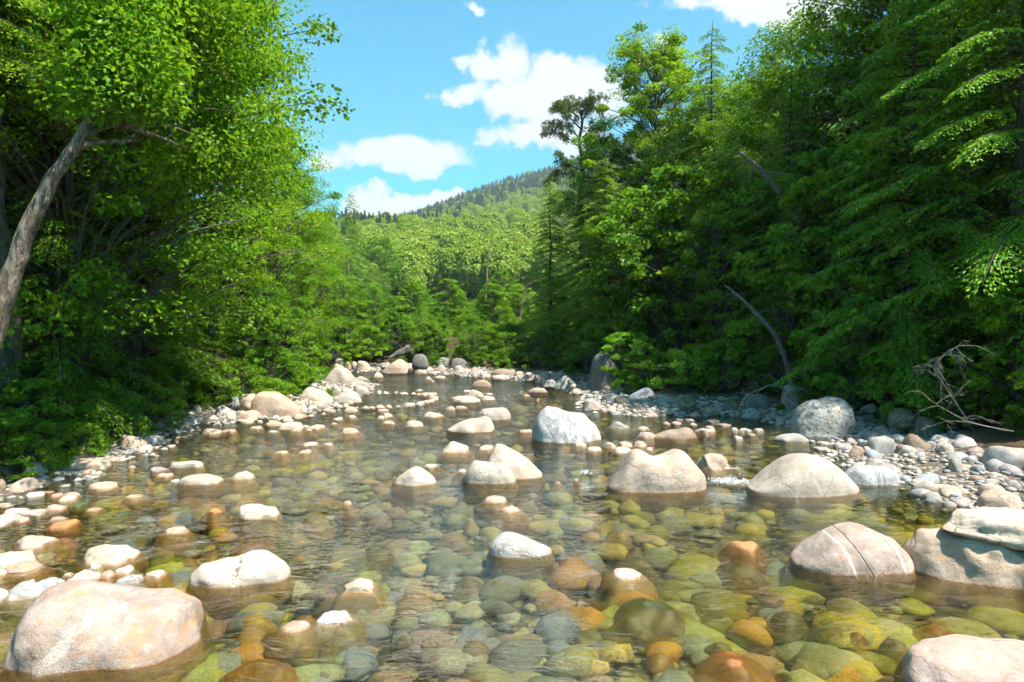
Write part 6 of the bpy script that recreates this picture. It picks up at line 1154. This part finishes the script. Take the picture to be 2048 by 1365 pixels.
for i, (x, y, s, lab) in enumerate([(px(203, 15.2), 15.0, 1.15, 'bright grass tuft overhanging the water right of the rounded tan boulder'), (px(240, 17.2), 17.2, 1.3, 'wider bright grass tuft farther up the bank'), (px(5, 13.6), 13.4, 1.0, 'grass tuft at the left frame edge beside the dark mossy stone'), (px(476, 22.4), 22.4, 1.3, 'grass clump in front of the curled overhang boulder'),
                                     (px(100, 15), 14.6, 1.2, 'grass tuft among the low bushes of the left bank'), (px(655, 26), 26.2, 1.0, 'small grass patch at the back of the stony bar')]):
    o = link('grass_tuft', tm[i % 3], loc=(x, y, g1(x, y) - .02)); o.scale = (s, s, s); o.rotation_euler = (0, 0, i * 1.3); tag(o, lab, 'grass'); o.color = (1, 1, 1, 1)

# ground cover of the banks
r = np.random.default_rng(95); X = r.uniform(-26, 26, 9000); Y = r.uniform(8, 62, 9000); d = shore_dist(X, Y); ok = (d > np.where(X > 0, 3.2, 2.0)) & (r.random(9000) < np.clip(.9 - .02 * d, .15, 1)); X, Y = X[ok][:1500], Y[ok][:1500]
gp = bpy.data.objects.new('undergrowth_plant', SHR[1][1]); XB = r.uniform(-34, 16, 800); YB = r.uniform(46, 118, 800); kb = shore_dist(XB, YB) > 3; XB, YB = XB[kb], YB[kb]
scatter('valley_undergrowth', gp, np.stack([XB, YB, np.maximum(ground(XB, YB), np.where(YB > 110, hill_z(XB, YB), -9)) - .2], 1), r.uniform(.6, 1.2, len(XB)), r.uniform(0, 6.28, len(XB)))
scatter('undergrowth', gp, np.stack([X, Y, ground(X, Y) - .12], 1), r.uniform(.35, .8, len(X)), r.uniform(0, 6.28, len(X)))
# woods behind, too deep to tell apart
def proto(me, mat):
    if not me.materials: me.materials.append(mat)
    return bpy.data.objects.new('deep_wood_crown', me)
r = np.random.default_rng(91)
def deep(name, pr, n, boxes, s0, s1):
    P = []
    while len(P) < n:
        x0, x1, y0, y1 = boxes[r.integers(len(boxes))]; x, y = r.uniform(x0, x1), r.uniform(y0, y1)
        if shore_dist(np.array([x]), np.array([y]))[0] < 6.5: continue
        P.append((x, y, g1(x, y) - .3 if y < 110 else float(hill_z(np.array([x]), np.array([y]))[0])))
    scatter(name, pr, np.array(P), r.uniform(s0, s1, n), r.uniform(0, 6.28, n))
LB, RB, CB = [(-46, -17, -4, 50), (-70, -20, 45, 110)], [(17, 46, -4, 50), (14, 70, 45, 110)], [(-30, 14, 62, 120)]
deep('deep_broadleaf_woods', proto(bl[0][1], BL_), 70, LB + RB, .75, 1.15)
deep('valley_woods', proto(MID[2][1], BL_), 36, CB, .4, .6)
deep('deep_hemlock_woods', proto(hm[1][1], HM_), 80, LB + RB, .8, 1.2)

# thin summer haze over the valley
bm = bmesh.new(); bmesh.ops.create_cube(bm, size=1)
for v in bm.verts: v.co = (v.co.x * 2600, v.co.y * 1800 + 700, -3 if v.co.z < 0 else 420)
me = bpy.data.meshes.new('haze'); bm.to_mesh(me); bm.free()
m, N = new_mat('valley_haze'); pv = N.n('ShaderNodeVolumePrincipled'); pv.inputs['Color'].default_value = (.82, .90, 1, 1); pv.inputs['Density'].default_value = .00028; pv.inputs['Anisotropy'].default_value = .2
o_ = N.n('ShaderNodeOutputMaterial'); N.t.links.new(pv.outputs[0], o_.inputs['Volume'])
tag(link('haze', me, mat=m), kind='stuff')
